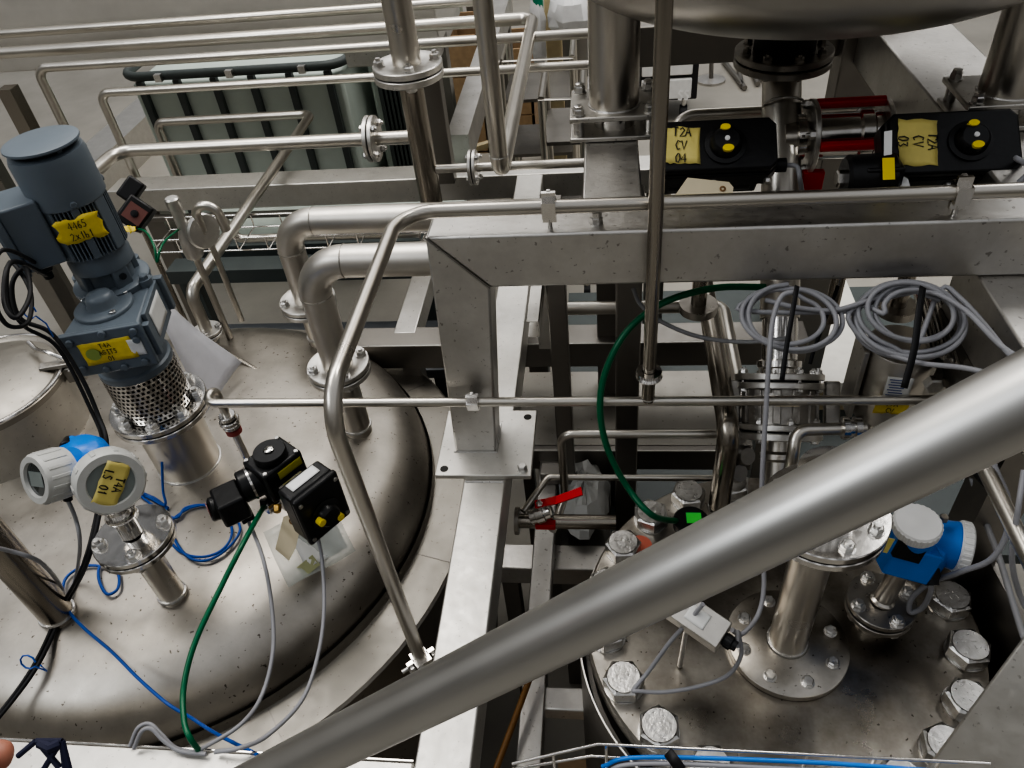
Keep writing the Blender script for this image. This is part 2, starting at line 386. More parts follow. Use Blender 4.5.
# manway
mc, mr = circ3(PZ(0, 503, -1.5), PZ(52, 468, -1.5), PZ(101, 424, -1.5))
mr = min(mr, .30)
mpt = PZ(52, 468, -1.5); dd = (V((TC.x - .36, TC.y - .03, 0)) - V((mpt.x, mpt.y, 0))); 
mc = V((mpt.x, mpt.y, 0)) + V((-.80, .60, 0)) * .225; mr = .205
MM = Matrix.Translation((mc.x - .02, mc.y + .01, 0)); LF = MM @ Matrix.Translation((0, 0, .025))
neck = MB().lathe([(mr + .02, -1.56), (mr + .006, -1.50), (mr, -1.40), (mr, -1.355), (mr + .012, -1.35), (mr + .012, -1.335), (mr - .01, -1.335)], MM, 64, caps=False).build('manway_neck', M_plate, tank, ang=40)
lid = MB().lathe([(mr + .016, -1.358), (mr + .018, -1.335), (mr + .004, -1.333), (mr - .004, -1.338), (mr * .85, -1.325), (mr * .5, -1.308), (0, -1.30)], LF, 64, caps=False).build('manway_lid', M_jack, tank, ang=50)
MB().tube([LF @ V(((mr + .016) * math.cos(t * math.pi / 36), (mr + .016) * math.sin(t * math.pi / 36), -1.334)) for t in range(72)], .006, 8, closed=True).build('lid_rim', M_chrome, lid)
cd = (PZ(58, 383, -1.35) - V((mc.x, mc.y, -1.35))); cd.z = 0; cd.normalize(); cs = AZ.cross(cd)
ce = V((mc.x - .02, mc.y + .01, -1.315)) + cd * (mr + .01)
m = MB(); m.bar(ce - cd * .05 + AZ * .025, ce + cd * .04 + AZ * .02, .028, .012); m.box((0, 0, 0), (.05, .03, .05), frame(ce + cd * .03 - AZ * .02, AZ, cd))
m.cyl(ce + cd * .03 + cs * .03, ce + cd * .03 - cs * .03, .008); m.build('clamp', M_casting, lid, bev=.002)
MB().tube(spline([ce + cd * .02 + AZ * .03, ce - cd * .02 + cs * .02 + AZ * .05, ce - cd * .06 + cs * .06 + AZ * .04, ce - cd * .09 + cs * .1 + AZ * .045]), .007, 10).build('clamp_handle', M_chrome, lid)
m = MB(); m.cyl(ce + cd * .045 - AZ * .05 + cs * .02, ce + cd * .045 + AZ * .02 + cs * .02, .006); m.hexb(ce + cd * .045 + AZ * .02 + cs * .02, AZ, .02, .012); m.build('clamp_bolt', M_bolt, lid)

# ================================================================== MAIN FRAME
cb = PZ(456, 455, -1.362); YF = cb.y                    # front plane of the mitred frame
c0 = PY(425, 238, YF); cbot = PY(490, 288, YF)
ZT = c0.z; ZB = cbot.z; XL = c0.x; XR = cbot.x; YBk = YF + .095
fr = thing('mitred_steel_frame', 'thick square-tube steel portal with mitred corner running across the picture to the right', 'steel frame', (XL + .05, YF + .05, -1.362))
m = MB(); m.add([(XL, YF, ZT), (2.2, YF, ZT), (2.2, YF, ZB), (XR, YF, ZB), (XL, YBk, ZT), (2.2, YBk, ZT), (2.2, YBk, ZB), (XR, YBk, ZB)],
    [(0, 3, 2, 1), (4, 5, 6, 7), (0, 1, 5, 4), (3, 7, 6, 2), (1, 2, 6, 5), (0, 4, 7, 3)])
m.build('top_beam', M_beam, fr, bev=.006)
xl2 = PZ(456, 455, -1.362).x; xr2 = PZ(507, 455, -1.362).x
m = MB(); xla = XL; m.add([(XL, YF, ZT - .0005), (XR, YF, ZB), (xl2 + .1, YF, -1.352), (xl2, YF, -1.352), (XL, YBk, ZT - .0005), (XR, YBk, ZB), (xl2 + .1, YBk, -1.352), (xl2, YBk, -1.352)],
    [(0, 3, 2, 1), (4, 5, 6, 7), (0, 4, 7, 3), (1, 2, 6, 5), (2, 3, 7, 6), (0, 1, 5, 4)])
m.build('column', M_beam, fr, bev=.005)
MB().cyl(V((XL, YF - .0005, ZT)), V((XR, YF - .0005, ZB)), .0015, 6).build('mitre_weld', M_beam_d, fr)
pc = [PZ(437, 476, -1.352), PZ(530, 478, -1.352), PZ(538, 411, -1.352), PZ(447, 409, -1.352)]
px0, px1 = (pc[0].x + pc[3].x) / 2, (pc[1].x + pc[2].x) / 2; py0, py1 = pc[0].y, pc[2].y
m = MB(); m.bb((px0, py0, -1.3625), (px1, py1, -1.349)); m.build('base_plate', M_beam_l, fr, bev=.002)
m = MB(); m.tube([V((xl2 - .002, YF - .002, -1.349)), V((xl2 + .102, YF - .002, -1.349)), V((xl2 + .102, YBk, -1.349))], .003, 6); m.build('weld_seam', M_bolt, fr)
for sx, sy in ((px0 + .02, py0 + .02), (px1 - .022, py0 + .02), (px1 - .022, py1 - .025)):
    b = MB(); 
    if (sx, sy) == (px1 - .022, py0 + .02): b.lathe([(.013, 0), (.013, .003)], frame((sx, sy, -1.349), AZ), 20); b.hexb((sx, sy, -1.346), AZ, .020, .012)
    else: b.lathe([(.010, 0), (.010, .0006)], frame((sx, sy, -1.349), AZ), 20)
    b.build('bolt' if sx > px1 - .03 and sy < py0 + .03 else 'bolt_hole', M_bolt if sx > px1 - .03 and sy < py0 + .03 else M_darkin, fr)
q = PZ(596, 223, ZT); b = MB(); b.lathe([(.013, 0), (.013, .003)], frame(q, AZ), 20); b.hexb(q + AZ * .003, AZ, .022, .012); b.hexb(q + AZ * .015, AZ, .019, .012); b.cyl(q + AZ * .027, q + AZ * .033, .007); b.build('bolt', M_bolt, fr)
m = MB(); m.bb((1.9, YF, -2.8), (2.0, YBk, ZB)); m.build('column', M_beam, fr)

def beam(name, label, a, b, w, h, mat=None, bev=.004, parent=None, up=AZ, cat='girder'):
    return MB().bar(a, b, w, h, up).build(name, mat or M_beam, parent, label=None if parent else label, cat=None if parent else cat, bev=bev)
B1x = -.2875; B2y = 2.718
b1 = beam('box_girder', 'long bright square-tube beam running away under the column base plate', V((B1x, .25, -1.363)), V((B1x, B2y, -1.363)), .1, .1, M_beam_l)
wm = MB(); wm.tube([V((B1x - .045, PZ(484, 482, -1.363).y, -1.362)), V((B1x + .045, PZ(484, 482, -1.363).y, -1.362))], .003, 6); wm.build('weld_seam', M_bolt, b1)
for yy in (.45, 2.5): MB().bb((B1x - .04, yy - .04, -2.8), (B1x + .04, yy + .04, -1.463)).build('leg', M_beam_d, b1)
x0 = PY(104, 187, B2y).x
b2 = beam('box_girder', 'transverse square-tube beam crossing behind the motor and the tall flanged pipe', V((x0, B2y + .06, -1.362)), V((.25, B2y + .06, -1.362)), .12, .1, M_beam_l)
beam('lower_flange', '', V((x0, B2y - .01, -1.475)), V((.25, B2y - .01, -1.475)), .03, .02, M_beam_d, parent=b2)
for xx in (-1.9, .2): MB().bb((xx - .04, B2y + .02, -2.8), (xx + .04, B2y + .1, -1.462)).build('leg', M_beam_d, b2)
# longitudinal beam under the hopper leg
B3a = PZ(612, 142, ZT); 
b3 = beam('box_girder', 'short wide drip-marked beam joining the crossbeam under the hopper leg', V((.013, YBk, ZT)), V((.013, 2.05, ZT)), .118, .12, M_beam)
MB().bb((-.03, 1.95, -2.8), (.056, 2.03, ZT - .12)).build('leg', M_beam_d, b3)
# lower transverse beams seen through the window
y6 = PZ(600, 343, -1.55).y
b6 = beam('box_girder', 'transverse beam seen below the crossbeam behind the green hose, upper of two', V((PZ(338, 345, -1.55).x, y6 + .05, -1.55)), V((.62, y6 + .05, -1.55)), .1, .1, M_beam_d)
for xx in (-.66, .55): MB().bb((xx - .03, y6 + .02, -2.8), (xx + .03, y6 + .08, -1.65)).build('leg', M_beam_d, b6)
MB().cyl(V((PZ(338, 345, -1.55).x, y6 - .001, -1.551)), V((.62, y6 - .001, -1.551)), .0025, 6).build('bright_edge', M_beam_l, b6)
beam('cross_member', '', PZ(404, 333, -1.549), V((PZ(404, 333, -1.549).x, 2.7, -1.549)), .075, .08, M_beam, parent=b6)
# plate and second lower beam
pa, pb = PZ(560, 445, -1.80), PZ(560, 372, -1.80)
m = MB(); m.bb((-.30, pa.y, -1.82), (.45, pb.y, -1.80)); pl = m.build('steel_plate', M_low, label='flat stained steel plate lying below the crossbeam window', cat='steel plate')
beam('edge_beam', '', V((-.32, pa.y - .012, -1.80)), V((.45, pa.y - .012, -1.80)), .024, .09, M_beam_d, parent=pl)
MB().cyl(V((-.32, pa.y - .025, -1.80)), V((.45, pa.y - .025, -1.80)), .003, 6).build('bright_edge', M_beam_l, pl)
for xx in (-.28, .42): MB().bb((xx - .02, pa.y + .1, -2.8), (xx + .02, pa.y + .14, -1.82)).build('leg', M_beam_d, pl)
p9 = PZ(520, 567, -1.95)
b9 = beam('box_girder', 'low transverse beam below the red-handled ball valve', V((-.36, p9.y + .04, -1.95)), V((.10, p9.y + .04, -1.95)), .09, .08, M_beam)
MB().bb((-.33, p9.y + .01, -2.8), (-.28, p9.y + .06, -2.03)).build('leg', M_beam_d, b9)
MB().bb((.02, p9.y + .01, -2.8), (.07, p9.y + .06, -2.03)).build('leg', M_beam_d, b9)
# dark sheet added low under the crossbeam window to darken the bright floor
MB().bb((-.20, 1.75, -2.45), (1.6, 3.4, -2.40)).build('added_dark_sheet', M_tote_d, label='added dark sheet covering the bright floor beneath the crossbeam window', cat='sheet')
for xx in (-.1, 1.5): MB().bb((xx - .04, 2.4, -2.8), (xx + .04, 2.5, -2.45)).build('dark_sheet_foot', M_rubber, label='black foot block under the added dark sheet', cat='block', group='feet of the added dark sheet')
# posts
q = PY(627, 395, 1.60)
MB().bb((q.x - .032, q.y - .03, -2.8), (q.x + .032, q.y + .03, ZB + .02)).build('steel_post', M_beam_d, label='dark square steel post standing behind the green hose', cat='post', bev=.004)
q8 = PZ(550, 548, -1.85)
b8 = beam('box_girder', 'narrow low beam running towards the viewer between long beam and bolted lid', V((q8.x - .02, .25, -1.85)), V((q8.x - .02, q8.y + .4, -1.85)), .06, .06, M_beam)
xu = PY(549, 345, q8.y - .02).x; MB().bb((xu - .022, q8.y + .24, -1.85), (xu + .026, q8.y + .29, ZB)).build('upright', M_beam_d, b8, bev=.003)
MB().bb((q8.x - .04, q8.y + .24, -1.85), (xu, q8.y + .29, -1.80)).build('upright_foot', M_beam_d, b8, bev=.003)

for yy in (.4, q8.y + .3): MB().bb((q8.x - .045, yy, -2.8), (q8.x + .005, yy + .05, -1.91)).build('leg', M_beam_d, b8)
q = PZ(555, 700, -1.87); beam('cross_member', '', V((q8.x, q.y, -1.86)), V((.02, q.y, -1.86)), .06, .05, M_beam, parent=b8)
# open strut profile bolted beside the long beam
q = PY(527, 322, 1.42); m = MB(); w = .027
for a, b in (((0, 0), (w, 0)), ((w, 0), (w, -.045)), ((w, -.045), (0, -.045))):
    m.bb((q.x + min(a[0], b[0]) - .001, q.y, q.z + min(a[1], b[1]) - .001), (q.x + max(a[0], b[0]) + .001, q.y + .25, q.z + max(a[1], b[1]) + .001))
m.bb((q.x - .004, q.y + .24, -1.36), (q.x + w + .004, q.y + .26, q.z)); m.build('strut_channel', M_beam_l, label='small open steel channel end beside the column', cat='strut channel', smooth=False)
# beam along the lower edge of the picture
yb = PZ(130, 746, -1.362).y
b12 = beam('box_girder', 'flat-topped beam along the bottom left edge carrying loose cables', V((-2.0, yb - .07, -1.363)), V((B1x - .051, yb - .07, -1.363)), .14, .1, M_beam_l)
MB().cyl(V((-2.0, yb, -1.361)), V((B1x - .052, yb, -1.361)), .0022, 6).build('bright_edge', M_chrome, b12)
MB().bb((-.5, yb - .12, -2.8), (-.42, yb - .04, -1.463)).build('leg', M_beam_d, b12)
# right-hand longitudinal beam and web plate beside the bolted lid
q = PZ(984, 285, ZB); 
b11 = beam('box_girder', 'longitudinal beam at the right edge below the crossbeam, stained top', V((q.x + .06, .9, ZB - .001)), V((q.x + .06, YBk, ZB - .001)), .12, .14, M_beam)
MB().bb((q.x - .001, 1.0, -1.12), (q.x + .012, YBk, ZB - .14)).build('web_plate', M_beam_d, b11)
MB().bb((q.x + .02, 1.0, -2.8), (q.x + .1, 1.08, ZB - .14)).build('leg', M_beam_d, b11)
q = PZ(993, 600, -1.5)
m = MB(); X = .775
m.add([(X, .2, -2.3), (X, 1.02, -2.1), (X, 1.16, -1.42), (X, .2, -1.30), (X + .012, .2, -2.3), (X + .012, 1.02, -2.1), (X + .012, 1.16, -1.42), (X + .012, .2, -1.30)],
      [(0, 1, 2, 3), (7, 6, 5, 4), (3, 2, 6, 7), (1, 5, 6, 2), (0, 4, 5, 1), (0, 3, 7, 4)])
wp = m.build('side_plate', M_beam_d, label='dark upright steel plate right of the bolted lid', cat='steel plate')
MB().bb((X, .25, -2.8), (X + .04, .29, -2.3)).build('leg', M_beam_d, wp)
MB().bb((X, .95, -2.8), (X + .04, .99, -2.1)).build('leg', M_beam_d, wp)
# brace, bottom right
a, b = PD(962, 810, 1.14), PD(1085, 655, 1.02)
br = beam('steel_brace', 'pale square-tube brace cutting across the bottom right corner', a, b, .13, .05, M_beam_l)

# ================================================================== BOLTED VESSEL RIGHT
LC = V((.352, .915, 0)); LM = Matrix.Translation(LC)
ves = thing('pressure_vessel', 'round steel vessel with heavy flat lid ringed by big hex bolts', 'vessel', (LC.x, LC.y, -2.8))
MB().lathe([(0, -1.545), (.397, -1.545), (.402, -1.54), (.402, -1.504), (.398, -1.5), (0, -1.5)], LM, 96, caps=False).build('lid', M_lid, ves, ang=30)
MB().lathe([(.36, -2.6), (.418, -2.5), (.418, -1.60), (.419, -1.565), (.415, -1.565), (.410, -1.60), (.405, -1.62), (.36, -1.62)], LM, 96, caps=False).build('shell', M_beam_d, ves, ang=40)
MB().tube([LM @ V((.417 * math.cos(t * math.pi / 48), .417 * math.sin(t * math.pi / 48), -1.565)) for t in range(96)], .003, 6, closed=True).build('shell_rim', M_beam_l, ves)
MB().lathe([(.36, -1.64), (.395, -1.64), (.395, -1.546), (.36, -1.546)], LM, 64, caps=False).build('neck', M_darkin, ves)
for k in range(20):
    t = math.radians(98 + 18 * k); q = LC + V((.36 * math.cos(t), .36 * math.sin(t), -1.5))
    af = .072; b = MB(); b.lathe([(.040, 0), (.040, .004)], frame(q, AZ), 32); M = frame(q + AZ * .004, AZ) @ Matrix.Rotation(random.uniform(0, 1), 4, 'Z')
    b.lathe([(af / 2 * .99, 0), (af / 2 * .99, .001)], M, 28)
    R = af / 2 / math.cos(math.pi / 6); b.lathe([(R, .001), (R, .028)], M, 6, caps=False)
    b.lathe([(R, .028), (af / 2 * .98, .032)], M, 6, caps=False); b.lathe([(af / 2 * .94, .0305), (af / 2 * .90, .0335), (0, .0335)], M, 28, caps=False)
    # raised grade marks
    for s in (-1, 1): b.box((s * .008, .006, .0338), (.010, .002, .0012), M); b.box((s * .007, -.006, .0338), (.002, .008, .0012), M)
    b.build('lid_bolt', M_bolt, ves, ang=25)
for a in (45, 135, 225, 315):
    q = LC + V((math.cos(math.radians(a)), math.sin(math.radians(a)), 0)) * .33
    MB().cyl(q - AZ * 2.8, q - AZ * 2.45, .04).build('leg', M_beam_d, ves)

# ================================================================== AGITATOR DRIVE
ag = thing('agitator_drive', 'grey geared motor standing upright over a perforated guard on the tank', 'motor', (NZ.x, NZ.y, zf_ag))
T = Matrix.Translation
def at(p, z=None): return V((p.x, p.y, p.z if z is None else z))
flange_pair(ag, at(NZ, zf_ag), AZ, .122, .015, 8, .026, bore=.06, mat=M_chrome, off=.3)
zc0 = zf_ag + .002; zc1 = onZ(NZ, 363).z
m = MB(); rc = .088; nA, nZ_ = 46, 10; vs = []; fs = []
MB().lathe([(rc - .007, zc0), (rc - .007, zc1)], Matrix.Translation((NZ.x, NZ.y, 0)), 40, caps=False).build('guard_shade_core', M_darkin, ag)  # dark cylinder added behind the guard so its holes look shaded
for j in range(nZ_):
    za, zb_c = zc0 + (zc1 - zc0) * j / nZ_, zc0 + (zc1 - zc0) * (j + 1) / nZ_
    for i in range(nA):
        t0_ = 2 * math.pi * (i + .5 * (j % 2)) / nA; t1_ = t0_ + 2 * math.pi / nA; k_ = .22; tw, zw = t1_ - t0_, zb_c - za; n0 = len(vs)
        for (u, v_) in ((0, 0), (1, 0), (1, 1), (0, 1), (k_, k_), (1 - k_, k_), (1 - k_, 1 - k_), (k_, 1 - k_)):
            t = t0_ + tw * u; vs.append((NZ.x + rc * math.cos(t), NZ.y + rc * math.sin(t), za + zw * v_))
        fs += [(n0 + q_, n0 + (q_ + 1) % 4, n0 + 4 + (q_ + 1) % 4, n0 + 4 + q_) for q_ in range(4)]
m.add(vs, fs).build('perforated_guard', M_chrome, ag, smooth=False, solid=.0015)
MB().cyl(at(NZ, zc0), at(NZ, zc1), .03).build('shaft', M_casting, ag)
zg1 = onZ(NZ, 306).z; 
# gearbox body from its outline
A_, B_, C_ = PZ(61, 336, zg1), PZ(138, 323, zg1), PZ(151, 276, zg1)
ux = (B_ - A_).normalized(); uy = AZ.cross(ux); Wg = (B_ - A_).length; Dg = (C_ - B_).dot(uy)
Q = (lambda a, b, z: A_ + ux * a + uy * b + AZ * (z - zg1))
GM = Matrix(((ux.x, uy.x, 0, A_.x), (ux.y, uy.y, 0, A_.y), (0, 0, 1, 0), (0, 0, 0, 1)))
zfoot = PY(156, 350, B_.y).z; zg0 = zg1 - .108
Dg = max(Dg, .17)
m = MB(); m.prism([(.0, 0), (Wg, 0), (Wg, Dg), (Wg - .03, Dg + .05), (.055, Dg + .05), (.022, Dg - .03)], zg0, zg1, GM)
gb = m.build('gearbox', M_motor, ag, bev=.006)
m = MB(); m.bb((-.006, -.012, zg0 - .004), (Wg + .006, .002, zg1 + .004), GM); fp = m.build('gearbox_cover', M_motor, ag, bev=.003)
for (a, z) in ((.015, zg1 - .014), (.09, zg1 - .004), (Wg - .012, zg1 - .010), (Wg - .014, zg1 - .034), (.012, zg0 + .02), (.06, zg0 + .008), (.10, zg0 + .006), (Wg - .02, zg0 + .012)):
    b = MB(); p = GM @ V((a, -.012, z)); b.cyl(p, p - uy * .007, .0085, 16, ch=.0015); b.cyl(p - uy * .007, p - uy * .0072, .004, 6); b.build('cover_bolt', M_motor, ag)
m = MB(); m.bb((Wg, .03, zg0 + .01), (Wg + .010, Dg - .02, zg1 + .002), GM); m.bb((Wg, Dg - .025, zg0 + .02), (Wg + .022, Dg - .005, zg1 + .004), GM); m.bb((Wg, .004, zg0 + .01), (Wg + .016, .022, zg1 - .012), GM); m.build('side_cover', M_motor, ag, bev=.002)
tape(ag, GM @ T((Wg + .011, Dg * .5, (zg0 + zg1) / 2 + .01)) @ frame((0, 0, 0), AX, AY), Dg * .5, (zg1 - zg0) * .62, mat=M_paper, name='rating_plate', ragged=0, wav=0)
# foot ring + neck between gearbox and guard
MB().lathe([(.086, zc1 - .004), (.088, zc1 + .004), (.088, zc1 + .016), (.082, zc1 + .020), (.078, max(zg0, zc1 + .03)), (.0, max(zg0, zc1 + .03))], T((NZ.x, NZ.y, 0)), 48).build('foot_ring', M_motor, ag)
# cap over the output shaft
zt = zg1; MB().lathe([(.066, zt), (.066, zt + .006), (.063, zt + .009), (.037, zt + .010), (.034, zt + .014), (.032, zt + .028), (.026, zt + .038), (.014, zt + .042), (0, zt + .043)], T((NZ.x + .0, NZ.y - .005, 0)), 48).build('bearing_cap', M_motor, ag, ang=50)
for t in (2.9, .9, 5.6): MB().hexb(V((NZ.x + .055 * math.cos(t), NZ.y - .005 + .055 * math.sin(t), zt + .009)), AZ, .012, .006).build('cap_bolt', M_bolt, ag)
tape(ag, GM @ T((Wg * .50, -.0135, (zg0 + zg1) / 2 + .002)) @ frame((0, 0, 0), -AY, AX) @ Matrix.Rotation(.02, 4, 'Z'), .115, .060, ['T4A', 'AGITS', '01'], .0125, ragged=.03, mat=M_tape, sw=.11)
tape(ag, GM @ T((Wg * .50 + .062, -.0132, (zg0 + zg1) / 2 + .0)) @ frame((0, 0, 0), -AY, AX), .03, .045, mat=M_white, ragged=0, wav=.0005, name='sticker')
MB().lathe([(0, 0), (.016, 0), (.016, .0008), (0, .0008)], GM @ T((Wg * .30, -.0142, (zg0 + zg1) / 2 + .0)) @ frame((0, 0, 0), -AY, AX), 24, caps=False).build('green_seal', plain('seal_green', (.35, .45, .12), .6), ag)
# motor, behind the output shaft
MP = PZ(114, 283, zg1); MZ1 = onZ(MP, 139).z; Lm = MZ1 - zg1; MM_ = T((MP.x, MP.y, zg1))
Rm = .082
toC = V((-MP.x, -MP.y, 0)).normalized()
MF_ = frame((MP.x, MP.y, zg1), AZ, toC)      # local x faces the viewer
MF_ = MF_ @ Matrix.Diagonal((.88, .88, 1, 1))
def lat(prof, name, mat, ang=40): return MB().lathe(prof, MF_, 64).build(name, mat, ag, ang=ang)
m = MB(); m.lathe([(.098, -.002), (.100, .004), (.100, .014), (.096, .017), (.07, .018)], MF_, 64)
for k in range(4):
    t = math.radians(45 + 90 * k); m.lathe([(.020, -.002), (.020, .017)], MF_ @ T((.10 * math.cos(t), .10 * math.sin(t), 0)), 20)
m.build('adapter_flange', M_motor, ag)
for k in range(4):
    t = math.radians(45 + 90 * k); MB().hexb(MF_ @ V((.102 * math.cos(t), .102 * math.sin(t), .017)), AZ, .019, .011).build('flange_bolt', M_motor, ag)
lat([(.064, .014), (.064, .062)], 'adapter_neck', M_motor)
for k in range(4):
    t = math.radians(20 + 90 * k); MB().box((.068, 0, .035), (.02, .045, .056), MF_ @ Matrix.Rotation(t, 4, 'Z')).build('adapter_web', M_motor, ag, bev=.004)
b = MB(); p = MF_ @ Matrix.Rotation(math.radians(20), 4, 'Z') @ V((.078, 0, .042)); b.cyl(p, p + (p - MF_ @ V((0, 0, .042))).normalized() * .004, .008, 16); b.cyl(p, p + (p - MF_ @ V((0, 0, .042))).normalized() * .005, .004, 6); b.build('plug_screw', M_motor_d, ag)
lat([(.074, .058), (.080, .061), (.080, .085), (.076, .094), (.074, .112)], 'end_shield', M_motor)
zb0, zb1 = .108, Lm * .665
lat([(.072, zb0), (.072, zb1)], 'stator_body', M_motor_d)
m = MB()
for k in range(52):
    t = 2 * math.pi * k / 52
    m.box((.078, 0, (zb0 + zb1) / 2), (.016, .0036, zb1 - zb0), MF_ @ Matrix.Rotation(t, 4, 'Z'))
m.build('cooling_fins', M_motor, ag, smooth=False)
for t0, w_ in ((-.05, .020), (.75, .035), (-.9, .030)):
    MB().box((.080, 0, (zb0 + zb1) / 2), (.014, w_, zb1 - zb0), MF_ @ Matrix.Rotation(t0, 4, 'Z')).build('fin_rib', M_motor, ag, bev=.002)
zc = zb1 - .012
lat([(Rm + .006, zc), (Rm + .008, zc + .003), (Rm + .008, Lm - .035), (Rm + .004, Lm - .024), (Rm - .012, Lm - .020)], 'fan_cowl', M_motor, 30)
lat([(Rm - .013, Lm - .0205), (Rm - .013, Lm - .007)], 'fan_gap', M_motor_d)
lat([(Rm + .004, Lm - .010), (Rm + .007, Lm - .007), (Rm + .006, Lm - .003), (Rm - .004, Lm), (0, Lm + .001)], 'rain_cover', M_motor, 50)
for t in (.4, 2.5, 4.6): MB().cyl(MF_ @ V((.066 * math.cos(t), .066 * math.sin(t), Lm - .02)), MF_ @ V((.066 * math.cos(t), .066 * math.sin(t), Lm - .008)), .006).build('cover_spacer', M_motor, ag)
for t in (0.0, 1.8, -1.8):
    q = MF_ @ Matrix.Rotation(t, 4, 'Z') @ V((Rm + .007, 0, zc + .012)); n = (q - MF_ @ V((0, 0, zc + .012))).normalized(); MB().hexb(q, n, .013, .006).build('cowl_screw', M_motor, ag)
zz = (zb0 + zb1) / 2 + .0
tape(ag, MF_ @ Matrix.Rotation(-.14, 4, 'Z') @ T((.0905, 0, zz + .012)) @ frame((0, 0, 0), AX, AY), .104, .054, ['4465', '2x1b1'], .017, ragged=.16, wav=.0025, sw=.10)
# terminal box on the left side
TBx = MF_ @ Matrix.Rotation(math.radians(-92), 4, 'Z')
m = MB(); m.box((.115, 0, zz + .015), (.09, .13, .15), TBx); tb = m.build('terminal_box', M_motor, ag, bev=.005)
m = MB(); m.box((.168, 0, zz + .018), (.020, .145, .165), TBx); m.box((.180, 0, zz + .018), (.006, .12, .14), TBx); m.build('box_lid', M_motor, tb, bev=.004)
for sy_ in (-1, 1):
    for sz in (-1, 1): p = TBx @ V((.178, sy_ * .062, zz + .018 + sz * .072)); MB().hexb(p, (TBx.to_3x3() @ AX), .012, .006).build('lid_screw', M_bolt, tb)
gl1 = TBx @ V((.13, .03, zz - .062)); gl2 = TBx @ V((.155, .045, zz - .03)); gly = TBx.to_3x3() @ AY
for nm, g in (('cable_gland', gl1), ('cable_gland', TBx @ V((.13, -.02, zz - .062)))):
    m = MB(); m.hexb(g, -AZ, .032, .016); m.cyl(g - AZ * .014, g - AZ * .034, .012, 16, r2=.010); m.build(nm, M_rubber, tb)
# motor cables
g = gl1 - AZ * .03
cable('thick black motor cable hanging in loops beside the motor and running down left of it', [g, PD(12, 262, 1.55), PD(4, 300, 1.5), PD(16, 318, 1.5), PD(30, 295, 1.55), PD(25, 268, 1.6), PD(12, 285, 1.6), PD(20, 318, 1.62), PD(52, 334, 1.66), PD(80, 375, 1.7), PD(98, 415, 1.72), PD(107, 446, 1.7), PD(102, 500, 1.72), PD(88, 560, 1.68), PZ(66, 605, -1.49), PZ(38, 665, -1.50), PZ(0, 716, -1.52), PZ(-40, 760, -1.53)], .0048, M_rubber)
g = TBx @ V((.13, -.02, zz - .095))
cable('second black motor cable looping left of the motor', [g, PD(3, 250, 1.5), PD(-8, 290, 1.48), PD(6, 324, 1.5), PD(28, 322, 1.55), PD(30, 290, 1.6), PD(10, 262, 1.62), PD(8, 300, 1.62), PD(24, 326, 1.64), PD(58, 348, 1.7), PD(90, 408, 1.74), PD(103, 446, 1.74), PD(98, 505, 1.75), PD(83, 565, 1.70), PZ(60, 610, -1.49), PZ(32, 668, -1.50), PZ(-8, 722, -1.52), PZ(-50, 765, -1.53)], .0044, M_rubber)
for (px, py, d, l) in ((30, 312, 1.58, 'blue cable tie around the motor cable loops'), (28, 662, 1.32, 'blue cable tie low on the black cable pair')):
    p = PD(px, py, d); MB().tube([p + V((.014 * math.cos(t * .7), .006 * math.sin(t * .7), .012 * math.sin(t * .7))) for t in range(9)] + [p + V((.02, 0, -.03)), p + V((.018, 0, -.065 if py < 400 else -.01))], .0016, 6).build('cable_tie', M_cblue, label=l, cat='cable tie')

# transparent sheet hanging behind the gearbox
m = MB(); zs = -1.38
a, b, c, d = PZ(160, 318, -1.20), PZ(170, 305, -1.22), PZ(243, 365, -1.47), PZ(205, 410, -1.47)
sh = m.add([a + (b - a) * u + ((d - a) * (1 - u) + (c - b) * u) * v + AZ * .012 * math.sin(u * 3 + v * 5) for v in [k / 8 for k in range(9)] for u in (0, .25, .5, .75, 1)], [(j * 5 + i, j * 5 + i + 1, j * 5 + i + 6, j * 5 + i + 5) for j in range(8) for i in range(4)])
sh.build('document_sleeve', M_sheet, label='clear plastic document sleeve hanging down right of the gearbox', cat='document sleeve', solid=.001)

# ================================================================== LEVEL TRANSMITTERS
def drum(parent, c, ax, r, L, ribs, glass=True, up=AZ, tapelines=None, cap=M_cap):
    M = frame(c, ax, up)     # x = up-ish, z = outward
    o = MB().lathe([(r * .97, 0), (r * .97, L * .1), (r, L * .12), (r, L * .86), (r * .93, L), (r * (.70 if glass else .5), L * 1.0), (r * (.66 if glass else .3), L * (.9 if glass else 1.02)), (0, L * (.9 if glass else 1.03))], M, 48).build('screw_cap', cap, parent, ang=35)
    m = MB()
    for k in range(ribs):
        t = 2 * math.pi * k / ribs; m.box((r * .99, 0, L * .52), (r * .07, r * .14, L * .7), M @ Matrix.Rotation(t, 4, 'Z'))
    m.build('grip_ribs', cap, o, bev=.001)
    if glass:
        MB().lathe([(r * .67, L * .905), (0, L * .912)], M, 40, caps=False).build('window', M_glass if not tapelines else M_display, o)
    return o, M
def body_tube(parent, a, b, r1, r2, mat=M_blue): return MB().cyl(a, b, r1, 40, r2=r2).build('housing_neck', mat, parent)

